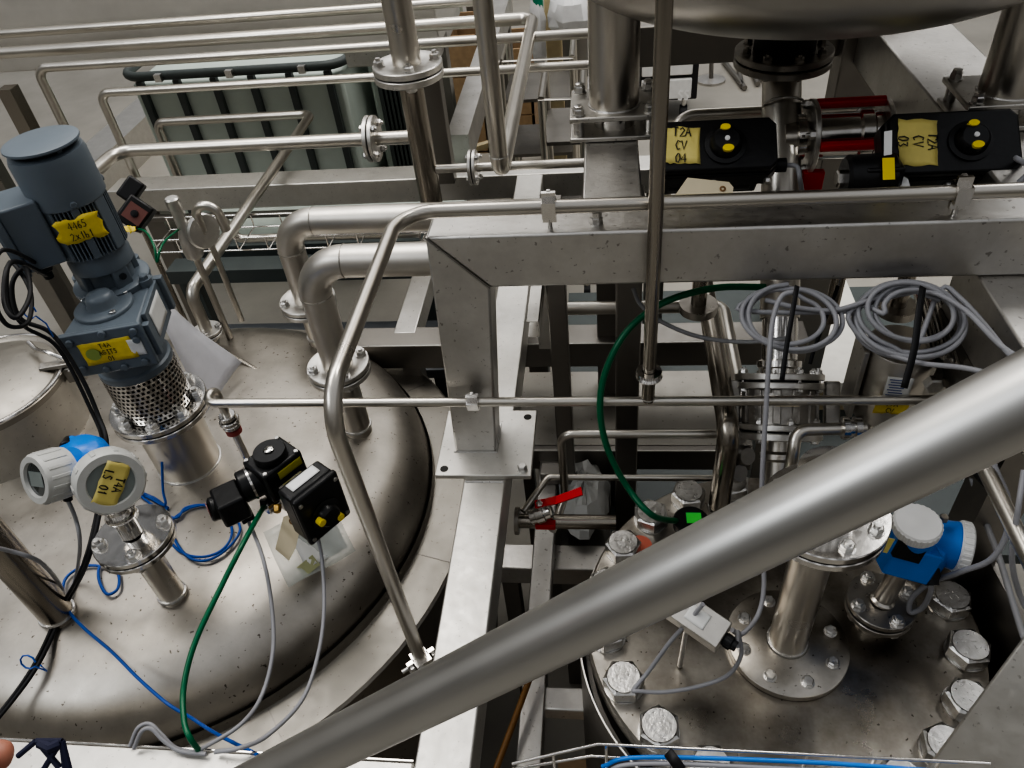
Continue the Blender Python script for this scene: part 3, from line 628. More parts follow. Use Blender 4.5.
# left transmitter
ta = (RM @ V((-.50, .20, -.84))).normalized(); tb_ = (RM @ V((.60, .20, -.77))).normalized()
tc_ = PD(91, 466, 1.56)
t1 = thing('level_transmitter', 'blue two-chamber transmitter with grey caps beside the motor on the left tank', 'transmitter', (NT.x, NT.y, zf_t))
flange_pair(t1, at(NT, zf_t), AZ, .084, .0135, 4, .024, mat=M_chrome, off=.5)
zst = zf_t
m = MB(); p0 = at(NT, zf_t); pN = tc_ - AZ * .035; 
axn = (pN - p0); 
m.cyl(p0, p0 + axn * .30, .022, 32); m.lathe([(.030, 0), (.032, .004), (.032, .012), (.030, .016)], frame(p0 + axn * .30, axn), 32); m.cyl(p0 + axn * .40, p0 + axn * .62, .024, 32)
m.lathe([(.033, 0), (.036, .003), (.036, .008), (.033, .011)], frame(p0 + axn * .52, axn), 32); m.lathe([(.033, 0), (.036, .003), (.036, .008), (.033, .011)], frame(p0 + axn * .60, axn), 32); m.cyl(p0 + axn * .62, pN + axn * .1, .030, 32); m.build('process_neck', M_chrome, t1)
ca = tc_ + (PD(64, 472, 1.50) - tc_); cbk = PD(109, 480, 1.50)
R1 = .051
o, Ma = drum(t1, PD(66, 471, 1.525), ta, R1, .062, 16, True)
MB().box((0.001, 0, .0575), (.030, .044, .001), Ma @ Matrix.Rotation(.3, 4, 'Z')).build('display', M_display, o)
o2, Mb = drum(t1, PD(107, 477, 1.52), tb_, .064, .046, 10, True, tapelines=1)
m = MB(); m.cyl(PD(66, 471, 1.525) - ta * .052, PD(66, 471, 1.525) + ta * .002, R1 * .72, 40, r2=R1 * .96); m.cyl(PD(107, 477, 1.52) - tb_ * .055, PD(107, 477, 1.52) + tb_ * .002, R1 * .75, 40, r2=.062)
m.lathe([(.0, -.056), (.040, -.048), (.052, -.03), (.055, 0), (.051, .03), (.038, .048), (0, .054)], frame(PD(87, 464, 1.57), AZ), 32)
u = PD(68, 448, 1.56); v = PD(98, 452, 1.62); m.cyl(u, v, .026, 24, ch=.004)
m.build('housing', M_blue, t1, ang=50)
MB().cyl(PD(66, 447, 1.55), PD(70, 441, 1.58), .013, 20, ch=.003).build('blanking_plug', M_black, t1)
p = PD(99, 449, 1.555); MB().box((0, 0, 0), (.055, .022, .001), frame(p, (RM @ V((.15, -.55, -.8))), RM @ V((.85, .45, -.1)))).build('rating_plate', M_black, t1)
tape(t1, Mb @ T((.0, 0, .0455)) @ Matrix.Rotation(math.radians(-180), 4, 'Z') @ Matrix.Rotation(-.82, 4, 'Z'), .088, .046, ['T4A', 'LS 01'], .016, mat=M_tape2, ragged=.05, sw=.16)
m = MB(); m.box((0, 0, 0), (.02, .012, .02), frame(PD(84, 494, 1.53), AZ)); m.build('ground_lug', M_blue, t1, bev=.002)
MB().cyl(PD(66, 485, 1.56), PD(68, 500, 1.57), .009, 16).build('cable_gland', M_black, t1)
cable('grey signal cable dropping from the left transmitter to the tank top', [PD(67, 498, 1.57), PD(76, 520, 1.6), PD(80, 545, 1.62), PZ(76, 575, -1.47), PZ(66, 600, -1.49)], .0042, M_cgrey)
cable('dark grey cable entering at the left edge above the tank', [PD(-20, 545, 1.45), PD(10, 551, 1.5), PD(40, 562, 1.56), PZ(60, 585, -1.46), PZ(65, 602, -1.49)], .0045, M_cgrey)
z0 = -1.493
cable('thin blue cable lying in loose coils on the tank by the agitator nozzle', [PZ(162, 462, z0 + .1), PZ(163, 490, z0 + .04), PZ(165, 505, z0 + .01), PZ(150, 498, z0), PZ(136, 492, z0)] + [PZ(200 + 32 * math.cos(t), 531 + 26 * math.sin(t), z0 + .004 * math.sin(t * 2)) for t in [-2.6 + .55 * k for k in range(12)]] + [PZ(*p, z0) for p in ((190, 508), (215, 505), (233, 515), (240, 530), (228, 548), (208, 560), (190, 558), (176, 542), (168, 520), (166, 508))], .0034, M_cblue, n=6)
cable('long thin blue cable running across the tank top to the bottom beam', [PZ(*p, z0 + dz) for p, dz in (((168, 508), 0), ((172, 535), .0), ((182, 548), .002), ((194, 560), .01), ((140, 590), .004))][:1] + [PZ(150, 496, z0), PZ(128, 496, z0 + .02)] + [PZ(*p, z0) for p in ((112, 560), (100, 566), (99, 580), (107, 594), (118, 588), (117, 572), (100, 566), (82, 567), (66, 578), (63, 595), (68, 610), (84, 628), (112, 652), (140, 680), (168, 704))] + [PZ(190, 717, -1.50), PZ(215, 733, -1.42), PZ(258, 755, -1.36)], .0036, M_cblue, n=6)

# ================================================================== ACTUATED VALVE ON THE LEFT TANK
VB = PZ(311, 548, -1.5)
ztop = onZ(VB, 452).z
vb = V((VB.x, VB.y, 0))
va = thing('pneumatic_valve', 'black pneumatic valve actuator with yellow-dotted switch box standing on the left tank', 'valve', (VB.x, VB.y, -1.5))
nA_ = V((.82, -.58, 0)).normalized(); nS = V((-.80, -.60, 0)).normalized()
VM = frame((VB.x, VB.y, 0), AZ, nA_)
m = MB(); m.cyl(V((VB.x, VB.y, -1.51)), V((VB.x, VB.y, ztop - .15)), .016, 24); m.lathe([(.026, -1.47), (.028, -1.465), (.028, -1.455), (.026, -1.45)], T((VB.x, VB.y, 0)), 24); m.build('stem_pipe', M_pipe, va)
m = MB(); m.box((0, 0, ztop - .13), (.05, .06, .05), VM); m.cyl(VM @ V((0, -.06, ztop - .13)), VM @ V((0, .06, ztop - .13)), .02); m.build('valve_body', M_chrome, va, bev=.003)
m = MB(); m.box((0, 0, ztop - .055), (.082, .10, .085), VM); m.box((0, 0, ztop - .104), (.05, .05, .02), VM); m.build('actuator_body', M_black, va, bev=.006)
MB().lathe([(.034, ztop - .014), (.036, ztop - .011), (.036, ztop + .002), (.034, ztop + .005), (.012, ztop + .005), (.011, ztop + .003)], T((VB.x, VB.y, 0)), 40).build('position_disc', M_black, va)
MB().hexb(V((VB.x, VB.y, ztop + .003)), AZ, .019, .007).build('disc_bolt', M_chrome, va)
for sx in (-1, 1):
    for sy in (-1, 1): MB().hexb(VM @ V((sx * .034, sy * .041, ztop - .013)), AZ, .009, .004).build('cover_screw', M_bolt, va)
tape(va, VM @ T((.0418, .012, ztop - .035)) @ frame((0, 0, 0), AX, AY), .06, .022, mat=plain('olive_label', (.45, .42, .03), .5), ragged=0, wav=0, name='type_label')
# left cylinder and solenoid
e = VM.to_3x3().inverted() @ nS
VS_ = frame((VB.x, VB.y, 0), AZ, nS)
m = MB(); m.cyl(VS_ @ V((.02, 0, ztop - .06)), VS_ @ V((.085, 0, ztop - .06)), .036, 32, ch=.004); m.build('spring_housing', M_black, va)
MB().lathe([(.038, 0), (.038, .005)], frame(VS_ @ V((.058, 0, ztop - .06)), nS), 32).build('band', M_chrome, va)
m = MB(); m.box((.115, .004, ztop - .085), (.06, .07, .065), VS_); m.cyl(VS_ @ V((.135, .0, ztop - .085)), VS_ @ V((.160, .0, ztop - .08)), .027, 28, ch=.004); so = m.build('solenoid_valve', M_black, va, bev=.006)
m = MB(); p = VS_ @ V((.100, -.035, ztop - .11)); m.box((0, 0, -.03), (.030, .026, .085), frame(p, V((-.1, .1, 1)), nS)); m.build('connector', M_black, so, bev=.003)
MB().cyl(VS_ @ V((.16, 0, ztop - .08)), VS_ @ V((.162, 0, ztop - .08)), .018).build('dial', plain('dull_red', (.25, .12, .12), .4), so)
tape(va, frame(VS_ @ V((.125, -.052, ztop - .125)), V((-.2, -.7, .7)), AX), .055, .035, mat=M_tape2, ragged=.3, wav=.006, name='tape_label')
# switch box on the right
BX = frame(VM @ V((.115, -.01, ztop - .065)), nA_, nA_.cross(AZ) * -1)   # z = n, x horizontal
vx = BX.to_3x3() @ AX
BX = frame(VM @ V((.108, -.006, ztop - .064)), nA_, AZ)                   # x = up, y horizontal, z = out
m = MB(); m.box((0, 0, .022), (.135, .108, .050), BX); sb = m.build('switch_box', M_black, va, bev=.007)
m = MB(); m.box((0, 0, .053), (.138, .112, .016), BX); m.build('box_cover', M_black, sb, bev=.006)
MB().lathe([(.036, .059), (.036, .064), (.026, .066), (.024, .078), (.020, .082), (0, .083)], BX @ T((-.012, 0, 0)), 36).build('indicator_dome', M_black, sb)
for (dx, dy) in ((-.028, -.018), (-.004, .024)):
    MB().lathe([(.0085, .070), (.0085, .0845), (0, .0855)], BX @ T((dx, dy, 0)), 20).build('yellow_mark', M_yellow, sb)
for sx in (-1, 1):
    for sy in (-1, 1): MB().cyl(BX @ V((sx * .054, sy * .045, .058)), BX @ V((sx * .054, sy * .045, .064)), .005, 12).build('cover_screw', M_bolt, sb)
tape(va, BX @ T((.0692, .0, .018)) @ frame((0, 0, 0), AX, AY), .07, .026, mat=M_white, ragged=0, wav=0, name='rating_label')
MB().box((-.01, .0, -.025), (.06, .06, .05), BX).build('mounting_bracket', M_chrome, va)
p = VM @ V((.0, -.055, ztop - .105)); MB().cyl(p, p - AZ * .018 - AY * .01, .008, 12).build('air_fitting', M_black, va)
p2 = VM @ V((.035, -.045, ztop - .11)); MB().hexb(p2, V((.3, -1, -.3)), .016, .016).build('brass_muffler', plain('brass', (.55, .36, .12), .35, metal=1), va)
cable('green air hose running from the black actuator down to the bottom beam', [p - AZ * .015, PD(245, 540, 1.55), PD(222, 585, 1.5), PD(196, 640, 1.45), PD(184, 685, 1.42), PD(184, 720, 1.38), PD(190, 738, 1.36), PZ(200, 752, -1.355)], .0055, M_cgreen, cat='hose', name='air_hose')
cable('grey cable hanging from the black solenoid connector', [VS_ @ V((.100, -.045, ztop - .19)), PD(262, 555, 1.62), PD(271, 600, 1.6), PD(273, 650, 1.55), PD(262, 695, 1.5), PD(240, 725, 1.42), PZ(200, 750, -1.35)], .0042, M_clight)
cable('grey cable hanging from the underside of the yellow-dotted switch box', [BX @ V((-.062, .02, .03)), PD(322, 560, 1.66), PD(324, 610, 1.6), PD(318, 655, 1.55), PD(302, 700, 1.48), PD(268, 735, 1.40), PD(240, 748, 1.36), PZ(215, 752, -1.35)], .0042, M_clight)
# hanging tag and document bag
m = MB(); a = PD(291, 515, 1.62)
tm = frame(PD(289, 535, 1.66), (RM @ V((-.35, .1, -.95))), RM @ V((.35, -.92, 0)))
m.prism([(.045, -.010), (.045, .010), (.034, .024), (-.045, .024), (-.055, -.016), (-.02, -.024), (.034, -.022)], 0, .0008, tm); tg = m.build('cardboard_tag', M_tag, label='manila card tag with an eyelet hanging below the black actuator', cat='tag')
MB().lathe([(.004, 0), (.007, .001), (.0055, .002), (.004, .001)], tm @ T((.033, .001, .001)), 16, caps=False).build('eyelet', M_brown, tg)
bm = frame(PZ(310, 542, -1.44), (RM @ V((.08, -.30, -.95))), RM @ V((.86, -.5, 0)))
m = MB(); vs = [(( i / 8 - .5) * .17, (j / 8 - .5) * .145, .010 * math.sin(i * .9 + j * .5) + .01) for j in range(9) for i in range(9)]
m.add(vs, [(j * 9 + i, j * 9 + i + 1, j * 9 + i + 10, j * 9 + i + 9) for j in range(8) for i in range(8)], bm); bg_ = m.build('document_bag', M_bag, label='clear plastic bag of papers hanging under the black actuator', cat='plastic bag', solid=.001)
m = MB(); m.add([(v[0] * .62 + .02, v[1] * .75, v[2] - .003) for v in vs], [(j * 9 + i, j * 9 + i + 1, j * 9 + i + 10, j * 9 + i + 9) for j in range(8) for i in range(8)], bm); m.build('paper', M_paper, bg_, solid=.001)
MB().box((-.035, -.045, .014), (.045, .03, .004), bm @ Matrix.Rotation(.2, 4, 'Z')).build('card', plain('olive_card', (.35, .36, .2), .6), bg_)

# ================================================================== PIPES ROUND THE FRAME
# pipe clamped on top of the mitred frame, turning toward the viewer and down
r1 = .0135
s1 = PZ(549, 207, ZT + .045); s1 = V((s1.x, s1.y, ZT + .045))
c1 = onX(s1, 399); c2 = onY(c1, 404); c3 = onX(onZ(c2, 662), 422)
p1 = pipe('clamped_pipe', 'long slim pipe clamped on top of the mitred frame and bending down at the left', [V((2.1, s1.y, s1.z)), c1, c2, c3], r1, .075, M_pipe, seg=24)
pipe_clamp(p1, onX(s1, 549), AX, r1, AZ, .04); pipe_clamp(p1, onX(s1, 961), AX, r1, AZ, .04)
pipe_clamp(p1, c3 + AZ * .01, AZ, r1, V((.6, .5, 0)), .03)
# lower slim pipe in front of the column, with tee and riser
s2 = PY(473, 402, YF - .03)
l2 = onX(s2, 205); r2_ = V((.72, s2.y, s2.z))
vz_ = PZ(237, 432, l2.z - .07)
cor = V((l2.x, l2.y + .055, l2.z)); 
p2 = pipe('cross_pipe', 'slim horizontal pipe running in front of the column to an elbow above the left valve', [r2_, l2, cor, V((cor.x, cor.y, cor.z - .10))], .0105, .027, M_pipe2, seg=20)
pipe_clamp(p2, s2, AX, .0105, V((0, -.35, 1)), .026)
# union below that elbow
e = V((cor.x, cor.y, cor.z - .10)); un = MB()
for dz, rr, hh in ((0, .021, .014), (.016, .025, .012), (.030, .022, .012)): un.lathe([(rr - .002, -hh), (rr, -hh + .002), (rr, -.002), (rr - .002, 0)], T((e.x, e.y, e.z - dz + .01)), 32)
un.cyl(e, V((e.x, e.y, -1.50)), .010)
uo = un.build('clamp_union', M_chrome, p2)
MB().lathe([(.020, e.z - .05), (.020, e.z - .036)], T((e.x, e.y, 0)), 24).build('red_gasket', plain('dull_red2', (.35, .08, .07), .5), p2)
t = onX(s2, 648); rt = onZ(t, -60)
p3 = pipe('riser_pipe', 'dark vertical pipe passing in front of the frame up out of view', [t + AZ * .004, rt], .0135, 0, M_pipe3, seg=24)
q = onZ(t, 374)
m = MB(); m.lathe([(.015, -.010), (.026, -.009), (.028, -.005), (.024, 0), (.028, .005), (.026, .009), (.015, .010)], T(q), 32, caps=False); m.build('clamp_collar', M_chrome, p3)
weldm = MB(); weld(weldm, t + AZ * .011, AZ, .0135, .0015); weldm.build('weld_seam', M_bolt, p3)

# big elbowed pipes rising from the tank
def elbow_pipe(label, N0, zf, ytop, xr, r, fr_, bend):
    b0 = at(N0, zf); top = onZ(N0, ytop)
    q = V((xr, top.y, top.z))
    o = pipe('elbow_pipe', label, [b0 - AZ * .002, top, q], r, bend, M_satin, seg=36)
    flange_pair(o, b0, AZ, fr_, .015, 4, .024, bore=r, off=.55)
    w_ = MB(); weld(w_, top - AZ * bend, AZ, r, .0015); weld(w_, top + AX * bend, AX, r, .0015); w_.build('weld_seam', M_flange_d, o); return o
elbow_pipe('thick elbowed pipe rising from the nearer tank flange and turning right', N4, zf4, 262, -.12, .040, .083, .095)
elbow_pipe('thick elbowed pipe rising from the farther tank flange, behind its twin', N5, zf5, 222, -.12, .0405, .088, .095)
# diagonal pipe to the small flange
b0 = at(N6, zf6 + .0); k1 = onZ(N6, 292); k2 = onY(k1, 114); k3 = onX(k2, 156); k4 = k3 - AZ * .35
p6 = pipe('return_pipe', 'slim pipe rising from the small tank flange, running back and then left', [b0, k1, k2, k3, k4], .0195, .04, M_pipe2, seg=20)
flange_pair(p6, b0 + AZ * .004, AZ, .048, .010, 4, .018, off=.3)

# ================================================================== FOREGROUND HANDRAIL
ra, rb = PD(300, 761, .665), PD(1024, 399, .37); dr = (rb - ra)
MB().cyl(ra - dr * .9, rb + dr * 1.4, .0212, 48).build('handrail', M_rail, label='thick brushed steel handrail tube slanting across the foreground', cat='handrail', ang=60)

# ================================================================== BACKGROUND PIPES AND DUCT
def xpipe(label, p, y, x_to, r, mat=None, x_from=None):
    s = PY(p[0], p[1], y); return s, onX(s, x_to)
DY = 3.35
zb = PY(0, 73, DY).z
x1 = PY(440, 44, DY).x
m = MB(); m.bb((-6.0, DY, zb), (x1, DY + .5, zb + .36)); du = m.build('steel_duct', M_duct, label='large stainless duct box with a seam across the top left of the picture', cat='duct', bev=.006)
x2 = PY(345, 5, DY).x
MB().bb((-6.0, DY + .03, zb + .365), (x2, DY + .5, zb + .85)).build('upper_panel', M_duct, du, bev=.004)
MB().bb((-6.0, DY - .012, zb + .340), (x2, DY + .03, zb + .362)).build('seam_flange', M_duct, du)
for px in (20, 86, 161, 238, 313): q = PY(px, 28, DY - .014); MB().box((q.x, DY - .014, zb + .352), (.05, .012, .016)).build('clip', M_bolt, du)
for xx in (-5.5, -3.4, x1 - .12): MB().bb((xx, DY + .3, -2.8), (xx + .08, DY + .38, zb)).build('leg', M_beam_d, du)
q = PY(384, 6, 3.7); MB().bb((q.x - .17, 3.5, q.z - .2), (q.x + .26, 4.2, q.z + .02)).build('control_box', M_beam, label='low grey metal box on the duct behind the tall flanged pipe', cat='box', bev=.01)
s = PY(-30, 36, 3.26); p9_ = pipe('background_pipe', 'topmost of two close pipes along the duct', [V((-6, s.y, s.z)), onX(s, 492)], .019, 0, M_pipe2)
s = PY(533, 18, 3.15); cc = onY(s, 173); up = cc + AZ * 1.0
p10 = pipe('background_pipe', 'pipe along the duct turning toward the viewer then rising thick and dark', [V((-6, s.y, s.z)), s, cc, up], .0235, .05, M_pipe2, seg=24)
weldm = MB(); weld(weldm, cc + AZ * .05, AZ, .0235, .0015); weldm.build('weld_seam', M_bolt, p10)
s = PY(36, 68, 2.95); pipe('background_pipe', 'third pipe from the top, dropping down at its left end beside the motor', [onX(s, 600), s, s - AZ * .9], .018, .05, M_pipe2)
s = PY(99, 93, 2.90); pipe('background_pipe', 'fourth pipe from the top, its left elbow just right of the motor top', [onX(s, 600), s, s - AZ * .9], .0165, .045, M_pipe2)
# flanged horizontal pipe
s = PY(118, 151, 2.62); e2 = onX(s, 418)
p11 = pipe('flanged_pipe', 'thick horizontal pipe with a bolted flange joining the tall vertical pipe', [e2, s, V((s.x - .02, s.y - .35, s.z))], .0245, .07, M_pipe2, seg=28)
fq = onX(s, 377); flange_pair(p11, fq, AX, .082, .015, 4, .022, bore=.024, off=.6, x=AZ)
# tall vertical pipe with its horizontal flange joint
YP = 2.60 - .03; q = PY(408, 68, 2.45)
zfl = q.z; xb = q.x
p12 = pipe('vertical_pipe', 'tall vertical pipe with a round bolted flange joint high up behind the frame', [V((xb, 2.45, zfl)), V((xb, 2.45, zfl + 1.0))], .046, 0, M_pipe, seg=36)
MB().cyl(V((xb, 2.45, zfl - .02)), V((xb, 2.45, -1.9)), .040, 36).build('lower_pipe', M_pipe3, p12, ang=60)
MB().cyl(V((xb, 2.45, -2.8)), V((xb, 2.45, -1.9)), .03, 20).build('foot', M_pipe3, p12, ang=60)
flange_pair(p12, V((xb, 2.45, zfl + .018)), AZ, .112, .022, 4, .03, bore=.048, off=.25)
s = PY(436, 169, 2.45); p13 = pipe('flanged_pipe', 'thin horizontal pipe with a small bolted flange right of the tall pipe', [V((xb + .03, 2.45, s.z)), onX(s, 600)], .0155, 0, M_pipe2)
flange_pair(p13, onX(s, 477), AX, .060, .011, 4, .017, off=.4, x=AZ)
s = PY(238, 239, 2.42); pipe('background_pipe', 'short low pipe seen between the safety valve and the thick elbowed pipes', [onX(s, 420), s, V((s.x - .03, s.y + .0, s.z + .09)), V((s.x - .09, s.y, s.z + .09)), V((s.x - .12, s.y, s.z + .02))], .0165, .035, M_pipe2)

# safety valve on the tank behind the motor
SVb = PZ(228, 333, -1.5); zA = onZ(SVb, 205).z; zB = onZ(SVb, 250).z
sv = thing('safety_valve', 'small stainless relief valve with capped upright body and round clamp behind the motor', 'valve', SVb)
MB().cyl(SVb - AZ * .02, V((SVb.x, SVb.y, zB)), .011, 16).build('stem_pipe', M_pipe2, sv)
MB().lathe([(.016, zB - .03), (.027, zB - .02), (.030, zB), (.026, zB + .05), (.017, zB + .075), (.017, zA - .015), (.021, zA - .012), (.021, zA + .02), (.017, zA + .024), (0, zA + .025)], T((SVb.x, SVb.y, 0)), 32).build('bonnet', M_flange, sv)
c = PD(203, 231, dep(V((SVb.x, SVb.y, zB))) - .02)
MB().lathe([(.02, -.012), (.050, -.010), (.055, -.004), (.055, .004), (.050, .010), (.02, .012)], frame(c, V((.85, -.5, .1))), 40).build('tri_clamp', M_flange, sv)
c2_ = PD(206, 228, dep(c) - .03)
MB().cyl(V((SVb.x, SVb.y, zB + .0)), c, .015).build('side_branch', M_pipe2, sv)
MB().tube(fillet([c, c + AZ * .085, c + AZ * .085 + AX * .07, c + AX * .075 + AZ * .0], .035), .014, 16).build('outlet_pipe', M_pipe2, sv)
q = PZ(240, 316, -1.5); MB().cyl(q - AZ * .02, V((q.x, q.y, zB - .02)), .010, 16).build('stem_pipe', M_pipe2, sv)
MB().cyl(V((q.x, q.y, zB - .02)), V((SVb.x, SVb.y, zB - .01)), .012, 16).build('cross_piece', M_pipe2, sv)
# limit switch box behind the motor
LS = PD(136, 214, 2.25); lm = frame(LS, V((.3, -.7, .5)), V((.8, -.3, -.5)))
ls = thing('limit_switch', 'small black switch box with dull red face right of the motor', 'switch', LS)
m = MB(); m.box((0, 0, 0), (.075, .085, .05), lm); m.box((-.05, .05, -.01), (.05, .07, .04), lm); m.build('housing', M_black, ls, bev=.006)
MB().box((.004, 0, .028), (.055, .05, .006), lm).build('face_plate', plain('dull_red3', (.17, .07, .06), .45), ls)
MB().lathe([(.011, .030), (.010, .036), (0, .037)], lm @ T((.004, 0, 0)), 20).build('knob', M_black, ls)
MB().cyl(LS, V((LS.x, LS.y, -1.46)), .008, 10).build('stem', M_pipe3, ls)
MB().cyl(V((LS.x, LS.y, -1.46)), V((LS.x + .3, LS.y - .16, -1.52)), .008, 10).build('foot', M_pipe3, ls)
cable('thin green earth wire looping beside the small black switch box', [LS + V((0, -.03, -.03)), PD(146, 232, 2.2), PD(154, 246, 2.15), PD(157, 262, 2.15), PD(160, 250, 2.15), PD(166, 240, 2.2), PD(178, 230, 2.3)], .0035, M_cgreen, cat='wire', name='earth_wire')
tape(ls, frame(PD(130, 229, 2.2), V((0, -.7, .7)), AX), .035, .02, mat=M_tape, ragged=.4, wav=.004)
# wire mesh cable tray and dark trench behind the tank
def wire_tray(label, o, n, step, w, h, r=.003, skew=AX, across=AY):
    root = thing('wire_cable_tray', label, 'cable tray', o)
    L_ = n * step
    for k, (a, z) in enumerate(((0, h), (0, 0), (w * .5, 0), (w, 0), (w, h))):
        MB().cyl(o + across * a + AZ * z, o + across * a + AZ * z + skew * L_, r, 8).build('long_wire', M_chrome, root, ang=60)
    for k in range(n + 1):
        b = o + skew * (k * step)
        MB().tube([b + AZ * h, b, b + across * w, b + across * w + AZ * h], r, 6).build('cross_wire', M_chrome, root, ang=60)
    return root
o = PZ(150, 248, -1.35); wire_tray('wire mesh cable tray running behind the left tank', V((o.x, o.y, -1.37)), 14, .11, .16, .05)
q = PZ(200, 262, -1.62); m = MB(); m.bb((q.x - .1, q.y - .10, -1.66), (q.x + 1.05, q.y, -1.60)); m.bb((q.x - .1, q.y + .05, -1.66), (q.x + 1.05, q.y + .12, -1.58))
pal = thing('storage_pallet', 'dark-edged pallet with a grey sheet lying low behind the left tank', 'pallet', (q.x + .4, q.y, -2.8))
m.build('edge_rail', M_tote_d, pal); MB().bb((q.x + .05, q.y - .42, -1.9), (q.x + 1.1, q.y - .11, -1.86)).build('grey_sheet', M_rubplate, pal)
MB().bb((q.x - .1, q.y + .12, -1.66), (q.x + 1.05, q.y + .5, -1.62)).build('deck', M_tote, pal)
for dx in (0, .5, 1.0): MB().bb((q.x - .1 + dx, q.y - .05, -2.8), (q.x - .02 + dx, q.y + .03, -1.66)).build('leg', M_tote_d, pal)
# post and stub left behind the motor
q = PZ(68, 322, -1.7); m = MB(); m.bb((q.x - .05, q.y, -2.8), (q.x + .02, q.y + .07, -1.30)); m.build('steel_post', M_beam_d, label='dark square post standing on the floor behind the gearbox', cat='post', bev=.003)
s = PD(58, 244, 2.0); pipe('drain_elbow', 'small curved pipe stub poking out left of the motor foot', [s + V((-.02, 0, .07)), s, s + V((.05, -.02, .0)), s + V((.05, -.03, .05))], .016, .03, M_pipe2)
q = PY(8, 100, 2.9); MB().bb((q.x - .03, 2.9, -2.8), (q.x + .03, 2.96, q.z + .04)).build('steel_post', M_pipe3, label='slim brown post at the top left corner', cat='post')
a = PZ(85, 150, -2.45); MB().bar(V((a.x, a.y - .3, -2.5)), V((a.x, a.y + 2.8, -2.5)), .30, .3).build('box_girder', M_beam_l, label='pale boxed floor rail running away behind the motor', cat='girder')
a = PZ(457, 135, -1.42); MB().bar(V((a.x, a.y, -1.42)), V((a.x, a.y + 2.2, -1.42)), .10, .14).build('box_girder', M_beam, label='receding girder between tall flanged pipe and dark rising pipe', cat='girder')
MB().bb((a.x - .04, a.y + 2.0, -2.8), (a.x + .04, a.y + 2.1, -1.56)).build('steel_post', M_beam_d, label='far post holding up the receding girder', cat='post')
q = PY(437, 120, 2.66); MB().bb((q.x - .04, 2.66, -1.36), (q.x + .03, 2.72, q.z + .22)).build('steel_post', M_beam_d, label='grey post standing right behind the tall flanged pipe', cat='post', bev=.003)

# ================================================================== GREY TOTES
def tote(label, x0, x1, y0, y1, z0, z1, nr, lean=0):
    root = thing('storage_tote', label, 'tote', ((x0 + x1) / 2, (y0 + y1) / 2, z0))
    m = MB(); m.bb((x0 + .03, y0 + .03, z0), (x1 - .03, y1 - .03, z1 - .05)); m.build('body', M_tote, root, bev=.02)
    m = MB(); R = [(x0, y0), (x1, y0), (x1, y1), (x0, y1)]
    P = fillet([V((x0 + .3, y0, z1)), V((x1, y0, z1)), V((x1, y1, z1)), V((x0, y1, z1)), V((x0, y0, z1)), V((x0 + .31, y0, z1))], .12, 6)
    m.tube(P, .026, 10); m.build('rim', M_tote_d, root)
    for k in range(nr):
        x = x0 + .10 + (x1 - x0 - .2) * k / (nr - 1); MB().bb((x - .018, y0 - .005, z0), (x + .018, y0 + .03, z1 - .03)).build('rib', M_tote_d, root)
    for x in [x0 + .25 + k * .42 for k in range(int((x1 - x0) / .42))]:
        MB().bb((x - .02, y0 - .05, z1 - .02), (x + .02, y0 - .02, z1 + .02)).build('catch', M_bolt, root)
    return root
a = PY(120, 78, 4.2); b = PY(343, 66, 4.2)
tote('large grey-green ribbed container with dark rounded rim behind the pipes', a.x, b.x, 4.2, 5.3, -2.8, a.z, 6)
a = PY(352, 30, 4.5); b = PY(405, 30, 4.5)
tote('narrow grey-green container with close dark ribs behind the tall flanged pipe', a.x, b.x, 4.5, 5.3, -2.8, a.z, 5)

# ================================================================== HOPPER, TOP RIGHT
HC = V((.43, 1.95, 0)); zb_ = -.575; RH = .565
HM = T(HC)
hop = thing('hopper_vessel', 'big dished stainless hopper hanging over the top right on round legs', 'vessel', (HC.x, HC.y, ZT))
prof = [(RH * math.sin(t), zb_ + .165 * (1 - math.cos(t))) for t in [k * math.pi / 2 / 16 for k in range(17)]] + [(RH, zb_ + .9)]
prof[0] = (.001, zb_)
MB().lathe(prof, HM, 96, caps=False).build('dished_bottom', M_hop, hop, ang=70, solid=.004)
def hleg(pl, nm, r):
    MB().cyl(V((pl.x, pl.y, pl.z)), V((pl.x, pl.y, -.2)), r, 40).build('leg', M_pipe2 if False else M_pipe, hop, ang=60)
L1 = PZ(614, 103, ZT + .058); L2 = PZ(1007, 90, ZT + .058)
for Lp, first in ((L1, True), (L2, False)):
    hleg(Lp, '', .055)
    m = MB(); m.bb((Lp.x - .098, Lp.y - .075, Lp.z - .012), (Lp.x + .098, Lp.y + .09, Lp.z)); bp = m.build('foot_plate', M_plate, hop, bev=.003)
    wm = MB(); weld(wm, Lp, AZ, .056, .003); wm.build('weld_ring', M_bolt, bp)
    m = MB(); m.bb((Lp.x - .098, Lp.y - .075, ZT + .001), (Lp.x + .098, Lp.y + .09, ZT + .012)); m.build('base_plate', M_plate, hop, bev=.003)
    MB().cyl(V((Lp.x, Lp.y, ZT + .012)), V((Lp.x, Lp.y, Lp.z - .012)), .045, 32).build('load_cell', M_chrome, hop)
    for sx in (-1, 1):
        for sy in (-.058, .072):
            q = V((Lp.x + sx * .078, Lp.y + sy, Lp.z)); b = MB(); b.lathe([(.015, 0), (.015, .003)], frame(q, AZ), 20); b.hexb(q + AZ * .003, AZ, .022, .013); b.hexb(q + AZ * .016, AZ, .018, .006); b.build('bolt', M_bolt, hop)
            MB().cyl(V((q.x, q.y, ZT + .012)), V((q.x, q.y, Lp.z - .012)), .012, 16).build('spacer', M_bolt, hop)
